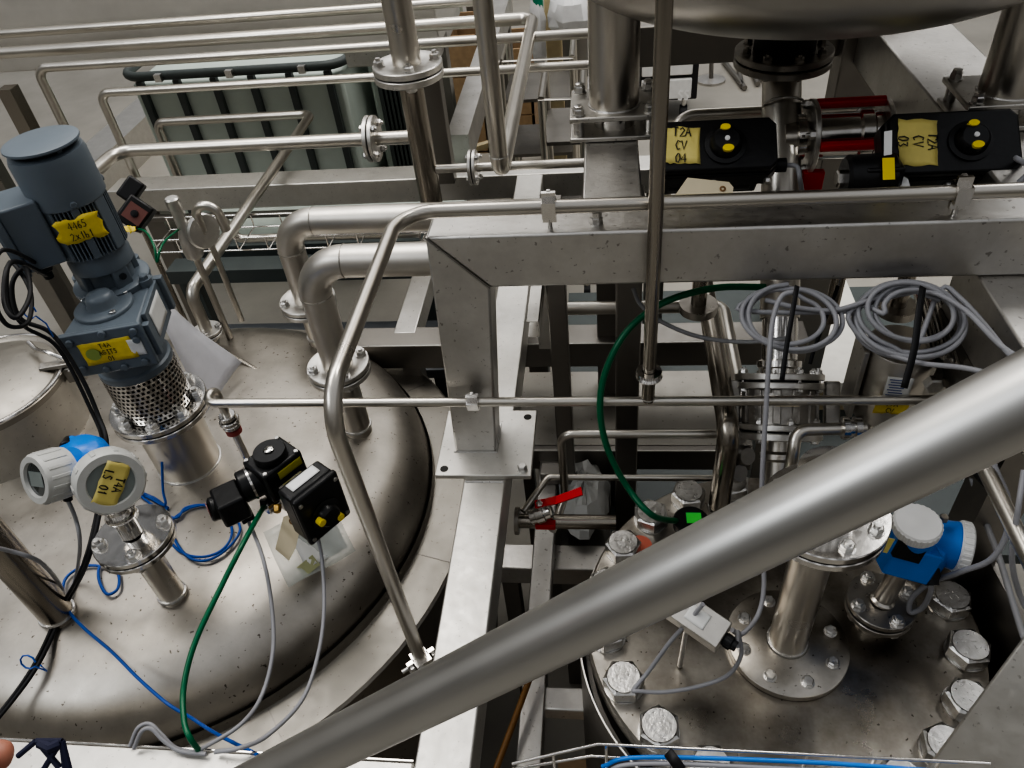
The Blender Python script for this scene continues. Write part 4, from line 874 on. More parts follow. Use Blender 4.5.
# outlet flange and neck
A0 = V((.414, 1.904, -.671)); A0 = PD(784, 50, dep(A0)); 
MB().cyl(A0 + AZ * .10, A0 - AZ * .0, .07, 40).build('outlet_neck', M_darkin, hop)
flange_pair(hop, A0 + V((0, 0, .004)), AZ, .112, .016, 8, .018, mat=M_flange_d, off=.2, bmat=M_flange_d)
SP = PY(779, 374, 1.40); nSP = (A0 - SP).normalized(); B0 = _on(A0, -nSP, 1, 250)
Bm = A0 + (B0 - A0) * .12
pz = pipe('outlet_pipe', 'vertical outlet pipe dropping from the hopper flange between the black actuators', [A0 - AZ * .03, A0 - AZ * .034 - nSP * .03, SP + nSP * .13], .0445, .05, M_pipe, seg=36)
dpz = -nSP
wm = MB(); tt = _on(A0, -nSP, 1, 104); weld(wm, tt, dpz, .0445, .003); wm.build('weld_seam', M_flange, pz)
sc = _on(A0, -nSP, 1, 138)                                    # tee centre
sp_ = thing('valve_spool', 'flanged horizontal spool with bright red tie bars between hopper pipe and black actuator', 'valve', sc + AX * .14)
MB().cyl(sc, sc + AX * .06, .036, 32).build('neck', M_pipe, sp_, ang=60)
for dx, rr in ((.055, .084), (.215, .078)): MB().lathe([(rr - .002, 0), (rr, .002), (rr, .010), (rr - .002, .012), (.03, .012)], frame(sc + AX * dx, AX, AZ), 48).build('flange', M_flange, sp_)
MB().lathe([(.050, .067), (.053, .07), (.053, .16), (.058, .165), (.058, .19), (.053, .195), (.053, .215)], frame(sc, AX, AZ), 40).build('body', M_chrome, sp_)
for t in (.15, -1.45, 2.5): 
    v_ = V((0, math.sin(t), math.cos(t))) * .074; MB().cyl(sc + v_ + AX * .067, sc + v_ + AX * .215, .0115, 20).build('tie_bar', M_red, sp_)
MB().box((sc.x + .07, sc.y - .05, sc.z - .115), (.05, .02, .11)).build('red_bracket', M_red, sp_, bev=.003)
for t in (.4, 2.2, 3.6, 5.2):
    v_ = V((0, math.sin(t), math.cos(t))) * .072; b = MB(); b.hexb(sc + v_ + AX * .055, -AX, .018, .012); b.cyl(sc + v_ + AX * .055, sc + v_ + AX * .035, .005, 10); b.build('bolt', M_bolt, sp_)
MB().lathe([(.040, .03), (.052, .032), (.052, .050), (.040, .052)], frame(sc - AX * .005, AX, AZ), 40).build('clamp_ring', M_chrome, sp_)
MB().cyl(sc + AX * .22, sc + AX * .30, .03, 24).build('stub', M_darkin, sp_)

# black actuators
def actuator(label, px, py, y, W, Hh, lines, tx, dome, rot, leftlobe=False):
    c = PY(px, py, y); nz = V((0, -.62, .78)); M = frame(c, nz, V((1, 0, 0)))
    root = thing('valve_actuator', label, 'actuator', c - V((0, 0, .09)))
    m = MB(); hw, hh = W / 2, Hh / 2; cch = .018
    m.prism([(-hw + cch, -hh), (hw - cch, -hh), (hw, -hh + cch), (hw, hh - cch), (hw - cch, hh), (-hw + cch, hh), (-hw, hh - cch), (-hw, -hh + cch)], -.055, -.008, M); m.build('housing', M_black, root, bev=.004)
    m = MB(); m.prism([(-hw + cch, -hh + .003), (hw - cch, -hh + .003), (hw - .004, -hh + cch), (hw - .004, hh - cch), (hw - cch, hh - .003), (-hw + cch, hh - .003), (-hw + .004, hh - cch), (-hw + .004, -hh + cch)], -.005, .016, M); cv = m.build('cover', M_black, root, bev=.005)
    m = MB(); m.box((0, 0, -.09), (W * .8, Hh * .75, .07), M); m.cyl(M @ V((-W * .36, 0, -.10)), M @ V((W * .36, 0, -.10)), .045, 28, ch=.006); m.build('drive_body', M_black, root, bev=.005)
    D_ = M @ T((dome, -.002, .016))
    MB().lathe([(.041, 0), (.041, .004), (.032, .006), (.029, .020), (.023, .026), (0, .028)], D_, 40).build('indicator_dome', M_black, cv)
    MB().lathe([(.005, 0), (.005, .030), (0, .031)], D_, 20).build('centre_screw', M_white, cv)
    for (dx, dy, sr) in ((.001, -.020, .0095), (-.003, .024, .0085)):
        MB().lathe([(sr, .010), (sr, .030), (0, .031)], D_ @ T((dx, dy, 0)) @ Matrix.Diagonal((1.15, .75, 1, 1)), 20).build('yellow_mark', M_yellow, cv)
    for sx in (-1, 0, 1): q = M @ V((sx * (hw - .018), -hh - .0, -.03)); MB().hexb(q, M.to_3x3() @ -AY, .013, .009).build('side_screw', M_bolt, cv)
    tp = tape(root, M @ T((tx, .0, .0175)) @ Matrix.Rotation(-.06 if lines[0] else 0, 4, 'Z') @ (Matrix.Rotation(-math.pi / 2, 4, 'Z') if rot > .5 else Matrix.Identity(4)), .072 if rot < .5 else .095, .078 if rot < .5 else .07, lines, .019, mat=M_tape2, ragged=.06, sw=.13)
    p = M @ V((hw, -hh * .5, -.03)); MB().cyl(p, p + AX * .02, .014, 16).build('cable_gland', M_rubber, root)
    MB().cyl(c - AZ * .07, V((c.x, c.y + .02, c.z - .40)), .018, 16).build('drive_stem', M_pipe3, root)
    MB().lathe([(.045, -.42), (.045, -.40)], T((c.x, c.y + .02, c.z)), 24).build('stem_flange', M_flange_d, root)
    return root, M, p + AX * .02
a1, A1M, g1 = actuator('black actuator left of the hopper pipe with taped note and yellow marks', 714, 148, 1.50, .25, .115, ['T2A', 'CV', '04'], -.045 - .02, .02, 0)
a2, A2M, g2 = actuator('black actuator right of the red-barred spool with sideways taped note', 951, 145, 1.50, .25, .135, ['T2A', 'CV', '03'], -.068, .028, 1)
MB().box((0, 0, 0), (.014, .045, .001), frame(PY(888, 143, 1.44), V((-.5, -.62, .5)), V((1, 0, 0)))).build('white_sticker', M_white, a2)
# second small actuator body with yellow label and tag, under the right one
c = PY(862, 178, 1.44); sm = thing('solenoid_housing', 'round-fronted black housing with yellow label low beside the red spool', 'housing', c - AZ * .05)
m = MB(); m.cyl(c - AX * .035, c + AX * .06, .045, 32, ch=.006); m.box((c.x + .03, c.y, c.z), (.07, .07, .07)); m.build('housing', M_black, sm, bev=.004)
MB().box((0, 0, 0), (.022, .042, .001), frame(c + V((.032, -.036, .036)), V((0, -.7, .7)))).build('yellow_label', M_yellow, sm)
MB().hexb(c - AX * .035, -AX, .03, .014).build('end_nut', M_chrome, sm)
MB().cyl(c - AZ * .03, c - AZ * .35, .015, 12).build('stem', M_pipe3, sm)
for (px, py, y, l, s_) in ((880, 190, 1.40, 'cream paper tag lying below the right black actuator', 1), (704, 190, 1.40, 'cream paper tag below the left black actuator', -1)):
    tm = frame(PY(px, py, y), V((0, -.6, .8)), V((1, .2 * s_, 0)))
    m = MB(); m.prism([(-.055, -.02), (.04, -.02), (.055, -.008), (.055, .012), (.045, .022), (-.035, .022)], 0, .0008, tm); tg = m.build('paper_tag', M_tag if s_ < 0 else M_paper, label=l, cat='tag')
    MB().lathe([(.003, 0), (.006, .001), (.003, .0015)], tm @ T((.035, .006, .001)), 16, caps=False).build('eyelet', M_brown, tg)
cable('grey cable dropping behind the beam from the left black actuator', [g1, g1 + V((.02, -.01, -.0)), PD(800, 180, 1.55), PD(803, 200, 1.62), PD(802, 215, 1.7)], .005, M_clight)
cable('grey cable leaving the right black actuator toward the right edge', [g2, PD(1016, 158, 1.42), PD(1030, 170, 1.42), PD(1012, 190, 1.45), PD(1005, 215, 1.5)], .005, M_clight)

# hopper support girders behind
a = PZ(898, 44, -.62); q = L2
MB().bar(V((L2.x - .0, YBk, ZT)), V((L2.x - .0, 2.9, ZT)), .20, .14).build('box_girder', M_beam, label='wide girder under the right hopper leg running back from the crossbeam', cat='girder', bev=.005)
a = PY(866, 75, 2.4); MB().bb((a.x - .08, 2.4, -2.8), (a.x + .07, 2.5, -.60)).build('steel_post', M_beam_d, label='broad grey post behind the hopper flange at right', cat='post', bev=.004)
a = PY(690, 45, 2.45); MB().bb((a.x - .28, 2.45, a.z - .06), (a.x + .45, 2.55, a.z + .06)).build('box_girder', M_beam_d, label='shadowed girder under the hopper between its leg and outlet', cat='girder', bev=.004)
s = PY(676, 116, 2.05); pipe('background_pipe', 'horizontal pipe behind the black actuators with an elbow at its left end', [V((1.2, s.y, s.z)), s, s + V((-.04, -.12, -.3))], .017, .06, M_pipe2)

# ================================================================== BELOW THE CROSSBEAM, MIDDLE
s = PY(540, 309, 1.85); s2_ = onX(s, 722); s3 = onY(s2_, 392)
p16 = pipe('bypass_pipe', 'pipe below the crossbeam running right to an elbow beside the valve stack', [s, s2_, s3], .0200, .04, M_pipe2, seg=24)
m = MB(); dd_ = (s3 - s2_).normalized(); m.hexb(s3, dd_, .050, .02); m.hexb(s3 + dd_ * .024, dd_, .046, .018); m.build('union_nut', M_chrome, p16)
k0 = PZ(719, 505, -1.49); k1 = onZ(k0, 432); k2 = onY(k1, 288)
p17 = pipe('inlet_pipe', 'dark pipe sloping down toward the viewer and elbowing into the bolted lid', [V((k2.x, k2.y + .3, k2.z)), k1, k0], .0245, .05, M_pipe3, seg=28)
wm = MB(); weld(wm, k1 - AZ * .05, AZ, .0215, .0015); weld(wm, V((k0.x, k0.y, -1.499)), AZ, .024, .003); wm.build('weld_seam', M_bolt, p17)
s = PY(561, 434, 1.32); s_e = onX(s, 722); s_d = onZ(s, 497)
pipe('drain_pipe', 'thin pipe with a square elbow dropping to the red-handled valve', [s_e, s, s_d, V((s_d.x - .03, s_d.y - .10, s_d.z - .015))], .0105, .03, M_pipe2)
s = PY(548, 477, 1.34); pipe('drain_pipe', 'thin pipe just above the red handle bending off at its left end', [onX(s, 722), s, V((s.x - .06, s.y - .10, s.z - .02))], .0085, .02, M_pipe2)
s = PY(524, 521, 1.21); bv = thing('ball_valve', 'small ball valve with red lever handle beside the long beam', 'valve', s)
MB().cyl(s - AX * .02, onX(s, 616), .0185, 24).build('pipe_run', M_pipe3, bv, ang=60)
MB().lathe([(.035, -.022), (.035, -.012)], frame(s, AX, AZ), 28).build('end_flange', M_flange_d, bv)
vp = PY(541, 514, 1.20); m = MB(); m.lathe([(.012, -.03), (.02, -.026), (.02, -.012), (.024, -.01), (.024, .01), (.02, .012), (.02, .026), (.012, .03)], frame(vp, V((.8, .1, .3))), 24); m.build('valve_body', M_chrome, bv)
m = MB(); m.cyl(vp, vp + AZ * .04, .008); m.hexb(vp + AZ * .035, AZ, .018, .010); m.build('valve_stem', M_bolt, bv)
hp = [PY(538, 498, 1.42), PY(550, 494, 1.42), PY(558, 500, 1.42), PY(582, 492, 1.42)]
m = MB(); hh = vp + AZ * .036
m.ribbon([hh - AX * .012, hh + V((.012, 0, .008)), PY(557, 500, 1.17), PY(582, 491, 1.17)], .020, V((0, -.35, 1))); m.build('lever_handle', M_red, bv, solid=.005, smooth=False)
MB().box((vp.x + .01, vp.y - .01, vp.z - .03), (.05, .02, .016)).build('red_band', M_red, bv, bev=.002)
# crumpled plastic bag low behind the valve
random.seed(3); q = PZ(585, 530, -1.93); vs = []; fs = []; nu, nv = 18, 10
for j in range(nv + 1):
    for i in range(nu):
        t = 2 * math.pi * i / nu; f_ = math.pi * j / nv; rr = .075 * (1 + random.uniform(-.16, .16)); vs.append((q.x + rr * math.sin(f_) * math.cos(t), q.y + .1 + 1.9 * rr * math.sin(f_) * math.sin(t), -1.90 + .085 * math.cos(f_) * (1 + random.uniform(-.2, .2))))
for j in range(nv):
    for i in range(nu): fs.append((j * nu + i, j * nu + (i + 1) % nu, (j + 1) * nu + (i + 1) % nu, (j + 1) * nu + i))
MB().add(vs, fs).build('plastic_bag', plain('bag_white', (.55, .55, .53), .35), label='crumpled whitish plastic bag low behind the ball valve', cat='plastic bag', ang=20)
MB().bb((q.x - .08, q.y - .06, -2.8), (q.x + .08, q.y + .28, -1.99)).build('storage_box', M_beam_d, label='dark metal box that the crumpled bag lies on', cat='box', bev=.004)
# timber and hoses seen low between beam and vessel
q = PZ(590, 700, -2.3); MB().bb((-.16, .35, -2.52), (-.03, 1.0, -2.46)).build('timber_plank', M_wood, label='brown timber plank lying low beside the vessel shell', cat='plank', bev=.004)
MB().bb((-.16, .40, -2.8), (-.10, .46, -2.52)).build('timber_block', M_wood, label='timber block under the low plank', cat='block')
cable('brown hose sloping down between the long beam and narrow low beam', [PZ(532, 672, -1.80), PZ(520, 705, -1.80), PZ(505, 745, -1.80), PZ(492, 780, -1.80)], .008, M_brown, cat='hose', name='hose')

# ================================================================== VALVE STACK ON THE LID
base = PZ(790, 486, -1.5)
st = thing('valve_stack', 'stacked flanged valve rising from the back of the bolted lid', 'valve', base)
ztA = onZ(base, 372).z
cx, cy = base.x, base.y
TMx = T((cx, cy, 0))
SF = frame(SP, nSP, AX)
def sl(prof, name, mat, seg=48): return MB().lathe(prof, SF, seg).build(name, mat, st)
sl([(.098, -.015), (.100, -.013), (.100, -.002), (.098, 0)], 'flange', M_flange)
sl([(.091, -.020), (.091, -.0145)], 'gasket', M_gask)
sl([(.098, -.035), (.100, -.033), (.100, -.022), (.098, -.020)], 'flange', M_flange)
sl([(.083, -.115), (.083, -.034)], 'body', M_casting)
sl([(.096, -.130), (.098, -.128), (.098, -.117), (.096, -.115)], 'flange', M_flange)
sl([(.091, -.135), (.091, -.129)], 'gasket', M_gask)
sl([(.096, -.152), (.098, -.150), (.098, -.137), (.096, -.135)], 'flange', M_flange)
Ln = (SP.z + 1.49) / nSP.z
sl([(.030, -Ln), (.030, -.205), (.042, -.198), (.042, -.186), (.030, -.180), (.030, -.15)], 'neck', M_pipe2)
sl([(.044, .0), (.044, .012), (.050, .016), (.050, .030), (.040, .034), (.040, .14)], 'collar', M_chrome)
bolts_ring(st, SP, nSP, .088, 8, .016, .010, M_bolt, .3, through=.035)
bolts_ring(st, SF @ V((0, 0, -.115)), nSP, .088, 8, .016, .010, M_bolt, .1, through=.036)
for k in range(6):
    t = -math.pi / 2 + (k - 2.5) * .5; MB().box((.085, 0, -.075), (.008, .018, .078), SF @ Matrix.Rotation(t, 4, 'Z')).build('body_rib', M_casting, st, bev=.002)
MB().box((0, -.0905, -.062), (.050, .003, .024), SF).build('name_plate', plain('brass_plate', (.55, .48, .36), .35, metal=1), st)
MB().box((.119, 0, -.07), (.035, .02, .11), SF).build('side_lug', M_casting, st, bev=.004)
MB().box((-.105, -.01, -.07), (.03, .02, .11), SF).build('side_lug', M_casting, st, bev=.004)
for (a_, b_, c_) in ((-.105, -.02, -.15), (-.085, -.03, -.19), (-.10, -.02, -.23)):
    MB().lathe([(.02, -.02), (.024, -.012), (.024, .012), (.02, .02)], frame(SF @ V((a_, b_, c_)), V((.4, -.6, .5))), 20).build('knurled_fitting', M_casting, st)
# curved branch to a small union
a = PD(793, 455, 1.62); b = PD(800, 432, 1.62); c = PD(822, 428, 1.60); d = PD(866, 428, 1.60)
bp = pipe('branch_pipe', 'small curved branch pipe with clamp union right of the valve stack', [a - V((0, 0, .08)), a, PD(796, 430, 1.62), d], .013, .05, M_pipe, seg=20)
m = MB(); cq = PD(851, 428, 1.60); m.lathe([(.018, -.02), (.024, -.018), (.024, -.006), (.018, -.004), (.018, .004), (.024, .006), (.024, .018), (.018, .02)], frame(cq, AX, AZ), 28); m.build('union', M_chrome, bp)
# instrument housing on the right of the stack
hc = PD(900, 350, 1.62); hz0 = hc.z - .17; hz1 = PD(898, 340, 1.62).z
hn = thing('filter_housing', 'upright stainless cylinder with paper label and yellow tape right of the valve stack', 'housing', V((hc.x, hc.y, hz0)))
MB().lathe([(.066, hz0), (.068, hz0 + .003), (.068, hz1 - .003), (.066, hz1), (0, hz1)], T((hc.x, hc.y, 0)), 48).build('cylinder', M_satin, hn)
MB().bb((hc.x - .082, hc.y - .03, hz0), (hc.x - .07, hc.y + .04, hz1 + .002)).build('side_rail', M_plate, hn, bev=.002)
MB().bb((hc.x + .03, hc.y - .01, hz0), (hc.x + .13, hc.y + .005, hz1 - .01)).build('back_plate', M_plate, hn, bev=.002)
q = PD(934, 385, 1.56); MB().hexb(q + AY * .01, -AY, .034, .018).build('bolt', M_bolt, hn); MB().cyl(q, V((hc.x + .1, hc.y + .0, q.z)), .009).build('bolt_shank', M_bolt, hn)
LMh = frame(V((hc.x - .012, hc.y - .0685, hz1 - .062)), V((-.15, -1, 0)), AX)
tape(hn, LMh, .050, .058, mat=M_paper, ragged=0, wav=.0005, name='paper_label')
for k in range(7): MB().box((-.006 + (k % 2) * .003, .022 - k * .007, .0014), (.028, .0022, .0006), LMh).build('print_line', plain('blue_ink', (.10, .13, .30), .6) if 'blue_ink' not in MATS else MATS['blue_ink'], hn)
tape(hn, LMh @ T((-.002, -.052, .002)), .066, .042, ['TVA', 'CV'], .013, mat=M_tape, ragged=.08)
MB().cyl(V((hc.x, hc.y, hz0)), V((hc.x, hc.y, -1.50)), .03, 28).build('support_leg', M_pipe, hn)
# white gloves box / papers and bundle of rods on the floor behind
q = PZ(838, 330, -2.2); m = MB(); m.bb((q.x - .25, q.y - .35, -2.25), (q.x + .12, q.y + .5, -2.2)); pb = m.build('packing_sheet', plain('packing_white', (.78, .76, .70), .6), label='pale packing sheet low behind the cable coils', cat='packing')
MB().bb((q.x - .2, q.y - .3, -2.8), (q.x + .08, q.y + .45, -2.25)).build('box', M_ply, pb)
gl = plain('bottle_green', (.02, .10, .05), .2)
for k in range(9):
    a = PD(916 + k * 5.0, 286 + k * 3, 1.66 - k * .01); b = PD(932 + k * 5.5, 352 + k * 3, 1.52 - k * .005)
    MB().cyl(a, b, .006 if k % 3 else .009, 10).build('threaded_rod', M_chrome if k != 7 else gl, label=None, cat=None)['label'] = 'shiny thin rod in the loose bundle leaning behind the right cable coil' 
for o_ in [o for o in COL.objects if o.name.startswith('threaded_rod')]: o_['category'] = 'rod'; o_['group'] = 'thin rods behind the right cable coil'

# ================================================================== LID EQUIPMENT
# big bolted nozzle
f0 = PZ(786, 645, -1.5)
nz = thing('flanged_nozzle', 'upright flanged pipe nozzle bolted to the front of the lid', 'nozzle', V((f0.x, f0.y, -1.5)))
MB().lathe([(.118, -1.4995), (.120, -1.498), (.120, -1.484), (.117, -1.482), (0, -1.482)], T((f0.x, f0.y, 0)), 64).build('base_flange', M_lid, nz)
zt1 = onZ(f0, 508).z
MB().cyl(V((f0.x, f0.y, -1.482)), V((f0.x, f0.y, zt1 - .035)), .037, 40).build('pipe', M_pipe, nz, ang=60)
wm = MB(); weld(wm, V((f0.x, f0.y, -1.481)), AZ, .038, .004); wm.build('weld_ring', M_bolt, nz)
bolts_ring(nz, V((f0.x, f0.y, -1.482)), AZ, .092, 8, .020, .011, M_bolt, .25)
flange_pair(nz, V((f0.x + .0, f0.y, zt1)), AZ, .104, .015, 8, .020, mat=M_chrome, off=.2)
MB().lathe([(.05, zt1), (.05, zt1 + .06), (.058, zt1 + .065), (.058, zt1 + .09), (.03, zt1 + .10)], T((f0.x, f0.y, 0)), 40).build('top_cap', M_chrome, nz)
# right transmitter
g0 = PZ(873, 622, -1.5)
t2 = thing('level_transmitter', 'blue transmitter with white caps on the right bolted lid', 'transmitter', V((g0.x, g0.y, -1.5)))
zt2 = onZ(g0, 600).z
MB().lathe([(.036, -1.505), (.036, zt2 - .03)], T((g0.x, g0.y, 0)), 32).build('stub', M_pipe, t2)
flange_pair(t2, V((g0.x, g0.y, zt2)), AZ, .066, .013, 4, .022, mat=M_flange_d, off=.3, gap=.007)
tcc = PD(914, 548, 1.45)
p0 = V((g0.x, g0.y, zt2)); ax = tcc - p0
m = MB(); m.lathe([(.024, 0), (.024, .004), (.0185, .008), (.0185, (ax.length) * .9)], frame(p0, ax), 32); m.build('process_neck', M_pipe, t2)
u1 = (RM @ V((-.12, -.68, -.72))).normalized(); u2 = (RM @ V((.93, .2, -.3))).normalized()
cA = PD(912, 536, 1.42); cB = PD(940, 542, 1.46)
oA, MA = drum(t2, cA + u1 * .022, u1, .041, .026, 26, False, cap=M_white)
oB, MB_ = drum(t2, cB + u2 * .026, u2, .049, .022, 26, False, cap=M_white)
m = MB(); m.cyl(cA - u1 * .062, cA + u1 * .024, .040, 40, r2=.039); m.cyl(cB - u2 * .05, cB + u2 * .028, .036, 40, r2=.047)
m.lathe([(0, -.048), (.034, -.042), (.046, -.028), (.049, 0), (.044, .03), (0, .046)], frame(PD(918, 553, 1.46), AZ), 32); m.box((0, 0, 0), (.088, .066, .085), frame(PD(905, 552, 1.445), (RM @ V((-.12, .42, -.9))), (RM @ V((.93, .30, -.1))))); m.build('housing', M_blue, t2, ang=50, bev=.004)
px_ = (RM @ V((.93, .30, -.1))); nn = (RM @ V((-.12, .42, -.9)))
MB().box((0, 0, 0), (.050, .036, .012), frame(PD(909, 551, 1.398), nn, px_)).build('dark_label', M_black, t2, bev=.001)
MB().box((0, 0, 0), (.018, .032, .002), frame(PD(886, 545, 1.398), nn, px_)).build('yellow_label', M_tape2, t2)
m = MB(); gp = PD(930, 572, 1.43); m.lathe([(.015, -.02), (.017, -.016), (.017, .008), (.013, .014), (.012, .024)], frame(gp, (RM @ V((.0, .95, -.3)))), 20); m.build('cable_gland', M_rubber, t2)
MB().hexb(PD(943, 520, 1.42), u1, .014, .012).build('earth_screw', M_flange_d, t2)
cable('grey cable curling out of the right transmitter gland toward the right edge', [PD(931, 582, 1.43), PD(930, 594, 1.45), PD(922, 608, 1.50), PD(910, 612, 1.52), PD(912, 598, 1.5), PD(930, 583, 1.46), PD(960, 572, 1.40), PD(990, 560, 1.35), PD(1006, 535, 1.32), PD(1008, 500, 1.3), PD(996, 470, 1.3), PD(985, 440, 1.3)], .0052, M_clight)
# grey junction box under the handrail
jb = PD(703, 624, 1.42); jm = frame(jb, (RM @ V((-.2, -.45, -.85))), (RM @ V((.75, .50, -.3))))
j = thing('sensor_box', 'small stainless sensor box with black connectors lying on the lid', 'sensor', V((jb.x, jb.y, jb.z - .04)))
m = MB(); m.box((-.012, 0, 0), (.110, .055, .06), jm); m.build('housing', M_plate, j, bev=.002)
MB().cyl(jm @ V((-.03, 0, -.02)), V((jb.x - .03, jb.y + .02, -1.495)), .005, 16).build('mounting_stud', M_bolt, j)
tape(j, jm @ T((-.012, 0, .0312)), .04, .03, mat=M_paper, ragged=0, wav=0, name='print_label')
for k in (-1, 1):
    m = MB(); p = jm @ V((.043, 0, .012 * k)); d = jm.to_3x3() @ AX; m.lathe([(.010, 0), (.011, .004), (.011, .016), (.008, .018), (.008, .026)], frame(p, d), 16)
    for q_ in range(8): m.box((.0105, 0, .010), (.003, .003, .012), frame(p, d) @ Matrix.Rotation(q_ * math.pi / 4, 4, 'Z'))
    m.build('connector', M_rubber, j)
MB().cyl(jm @ V((-.067, 0, 0)), jm @ V((-.10, 0, 0)), .026, 24, ch=.004).build('sensor_head', M_rubber, j)
cj = jm @ V((.07, 0, .012)); cj2 = jm @ V((.07, 0, -.012))
cable('grey cable from the sensor box connector looping over the lid bolt', [cj, PD(738, 632, 1.42), PD(741, 655, 1.44), PD(728, 675, 1.47), PD(700, 686, 1.49), PZ(665, 692, -1.46), PZ(638, 691, -1.455), PZ(634, 689, -1.455), PD(648, 672, 1.5), PD(670, 642, 1.46), PD(688, 622, 1.42), PD(703, 604, 1.38)], .0042, M_clight)
cable('grey cable hanging straight down in front of the valve stack to the lid', [PD(798, 292, 1.40), PD(782, 296, 1.40), PD(773, 320, 1.40), PD(769, 360, 1.40), PD(766, 410, 1.42), PD(762, 480, 1.45), PD(762, 540, 1.47), PD(764, 585, 1.48), PD(758, 615, 1.48), PD(742, 634, 1.48), PD(732, 630, 1.46)], .0048, M_clight)
# round sensor with green label and its hose
sp0 = PZ(690, 531, -1.47); s_ = thing('round_sensor', 'small round black sensor with bright green label at the back of the lid', 'sensor', V((sp0.x, sp0.y, -1.5)))
MB().lathe([(.018, -1.5), (.018, -1.46), (.038, -1.455), (.040, -1.45), (.040, -1.43), (.036, -1.425), (0, -1.425)], T((sp0.x, sp0.y, 0)), 32).build('body', M_black, s_)
MB().box((sp0.x + .006, sp0.y + .002, -1.4242), (.034, .030, .001)).build('green_label', M_gsheen, s_)
cable('green air hose curving down from the crossbeam to the bolted lid', [PD(765, 287, 1.62), PD(715, 288, 1.60), PD(665, 302, 1.58), PD(628, 330, 1.58), PD(606, 370, 1.60), PD(600, 410, 1.62), PD(608, 450, 1.65), PD(628, 488, 1.68), PD(652, 515, 1.66), V((sp0.x - .03, sp0.y, -1.435))], .0072, M_cgreen, cat='hose', name='air_hose')
cable('thin grey cable sagging across behind the riser pipe', [PD(633, 288, 1.62), PD(641, 305, 1.62), PD(662, 322, 1.62), PD(700, 337, 1.62), PD(745, 342, 1.6), PD(790, 338, 1.55)], .0045, M_cgrey)
for (px, py, w_) in ((750, 545, 0), (655, 547, 0)):
    pass
q = PZ(640, 545, -1.498); MB().lathe([(0, 0), (.022, .001), (.028, 0)], T(q), 20, caps=False).build('red_paint_mark', plain('paint_red', (.65, .18, .12), .5), ves)
# pipe at the right edge running toward the viewer
s = PD(1004, 507, 1.25); pipe('conduit_pipe', 'bare steel conduit slanting past the right transmitter at the right edge', [onY(s, 440), onY(s, 640)], .0135, 0, M_pipe2)
cable('dark cable running along the side plate right of the blue transmitter', [PD(972, 478, 1.5), PD(985, 520, 1.5), PD(1000, 560, 1.45), PD(1015, 610, 1.4), PD(1028, 650, 1.35)], .006, M_cgrey)
cable('black cable at the right edge beside the conduit', [PD(975, 470, 1.48), PD(1000, 500, 1.42), PD(1022, 540, 1.38), PD(1040, 570, 1.35)], .009, M_rubber)
cable('thin grey cable bundle strand at the right edge', [PD(1024, 470, 1.2), PD(1018, 510, 1.2), PD(1012, 560, 1.25), PD(1022, 600, 1.3), PD(1035, 620, 1.3)], .0045, M_clight)
cable('grey cable descending to the right edge beside the side plate', [PD(1030, 655, 1.1), PD(1015, 668, 1.12), PD(1000, 686, 1.15), PD(992, 700, 1.18)], .0045, M_clight)

# ================================================================== CABLE COILS UNDER THE CROSSBEAM
vd = (RM @ V((0, -.5, -.85)))
def coil(label, px, py, d, rx, ry, turns, tail, seed, r=.0048):
    random.seed(seed); c = PD(px, py, d); M = frame(c, (RM @ V((-.15, -.25, -1))), (RM @ V((1, .05, 0))))
    pts = []
    n = 14
    for k in range(int(turns * n)):
        t = 2 * math.pi * k / n + 1.6; w = .5 + .5 * math.sin(k / n * 2.1 + seed)
        sc_ = 1 - .16 * ((k // n) % 3) * w
        pts.append(M @ V((rx * sc_ * math.cos(t) + .010 * math.sin(k * .31), ry * sc_ * math.sin(t) + .006 * math.cos(k * .43), .009 * math.sin(k * .37 + seed))))
    return cable(label, pts + tail, r, M_clight, n=4, cat='cable', name='coiled_cable')
coil('grey cable coil hanging under the crossbeam left of centre, tied with black strap', 790, 318, 1.44, .085, .058, 4.3, [PD(838, 312, 1.44), PD(860, 306, 1.43), PD(895, 296, 1.42), PD(930, 292, 1.40), PD(965, 310, 1.36), PD(1000, 345, 1.3), PD(1040, 370, 1.25)], 1)
coil('larger grey cable coil hanging under the crossbeam at right, tied with black strap', 907, 320, 1.42, .098, .068, 4.6, [PD(940, 290, 1.42), PD(960, 298, 1.40), PD(985, 325, 1.35), PD(1010, 355, 1.28), PD(1045, 380, 1.2)], 5)
coil('smaller inner coil of grey cable at right with a tail crossing to the handrail', 912, 312, 1.40, .070, .048, 2.4, [PD(862, 305, 1.43), PD(848, 318, 1.43), PD(870, 345, 1.42), PD(915, 362, 1.38), PD(965, 368, 1.3), PD(1005, 378, 1.25)], 9)
cable('grey cable linking the two hanging coils', [PD(765, 300, 1.46), PD(800, 308, 1.44), PD(835, 310, 1.43), PD(870, 300, 1.42), PD(905, 290, 1.42), PD(940, 300, 1.41)], .0048, M_clight)
def strap(label, pts, w): 
    MB().ribbon(spline(pts, 6), w, (RM @ V((0, 0, -1)))).build('cable_strap', M_rubber, label=label, cat='strap', solid=.002)
strap('black cable strap hanging through the left cable coil', [PD(797, 286, 1.40), PD(792, 315, 1.375), PD(786, 350, 1.375), PD(782, 380, 1.38)], .0085)
strap('black cable strap hanging through the right cable coil', [PD(923, 287, 1.38), PD(919, 312, 1.355), PD(914, 350, 1.35), PD(904, 388, 1.36)], .012)
strap('thin dark strap hanging between the two cable coils', [PD(838, 286, 1.55), PD(825, 320, 1.54), PD(814, 350, 1.54), PD(810, 364, 1.54)], .007)

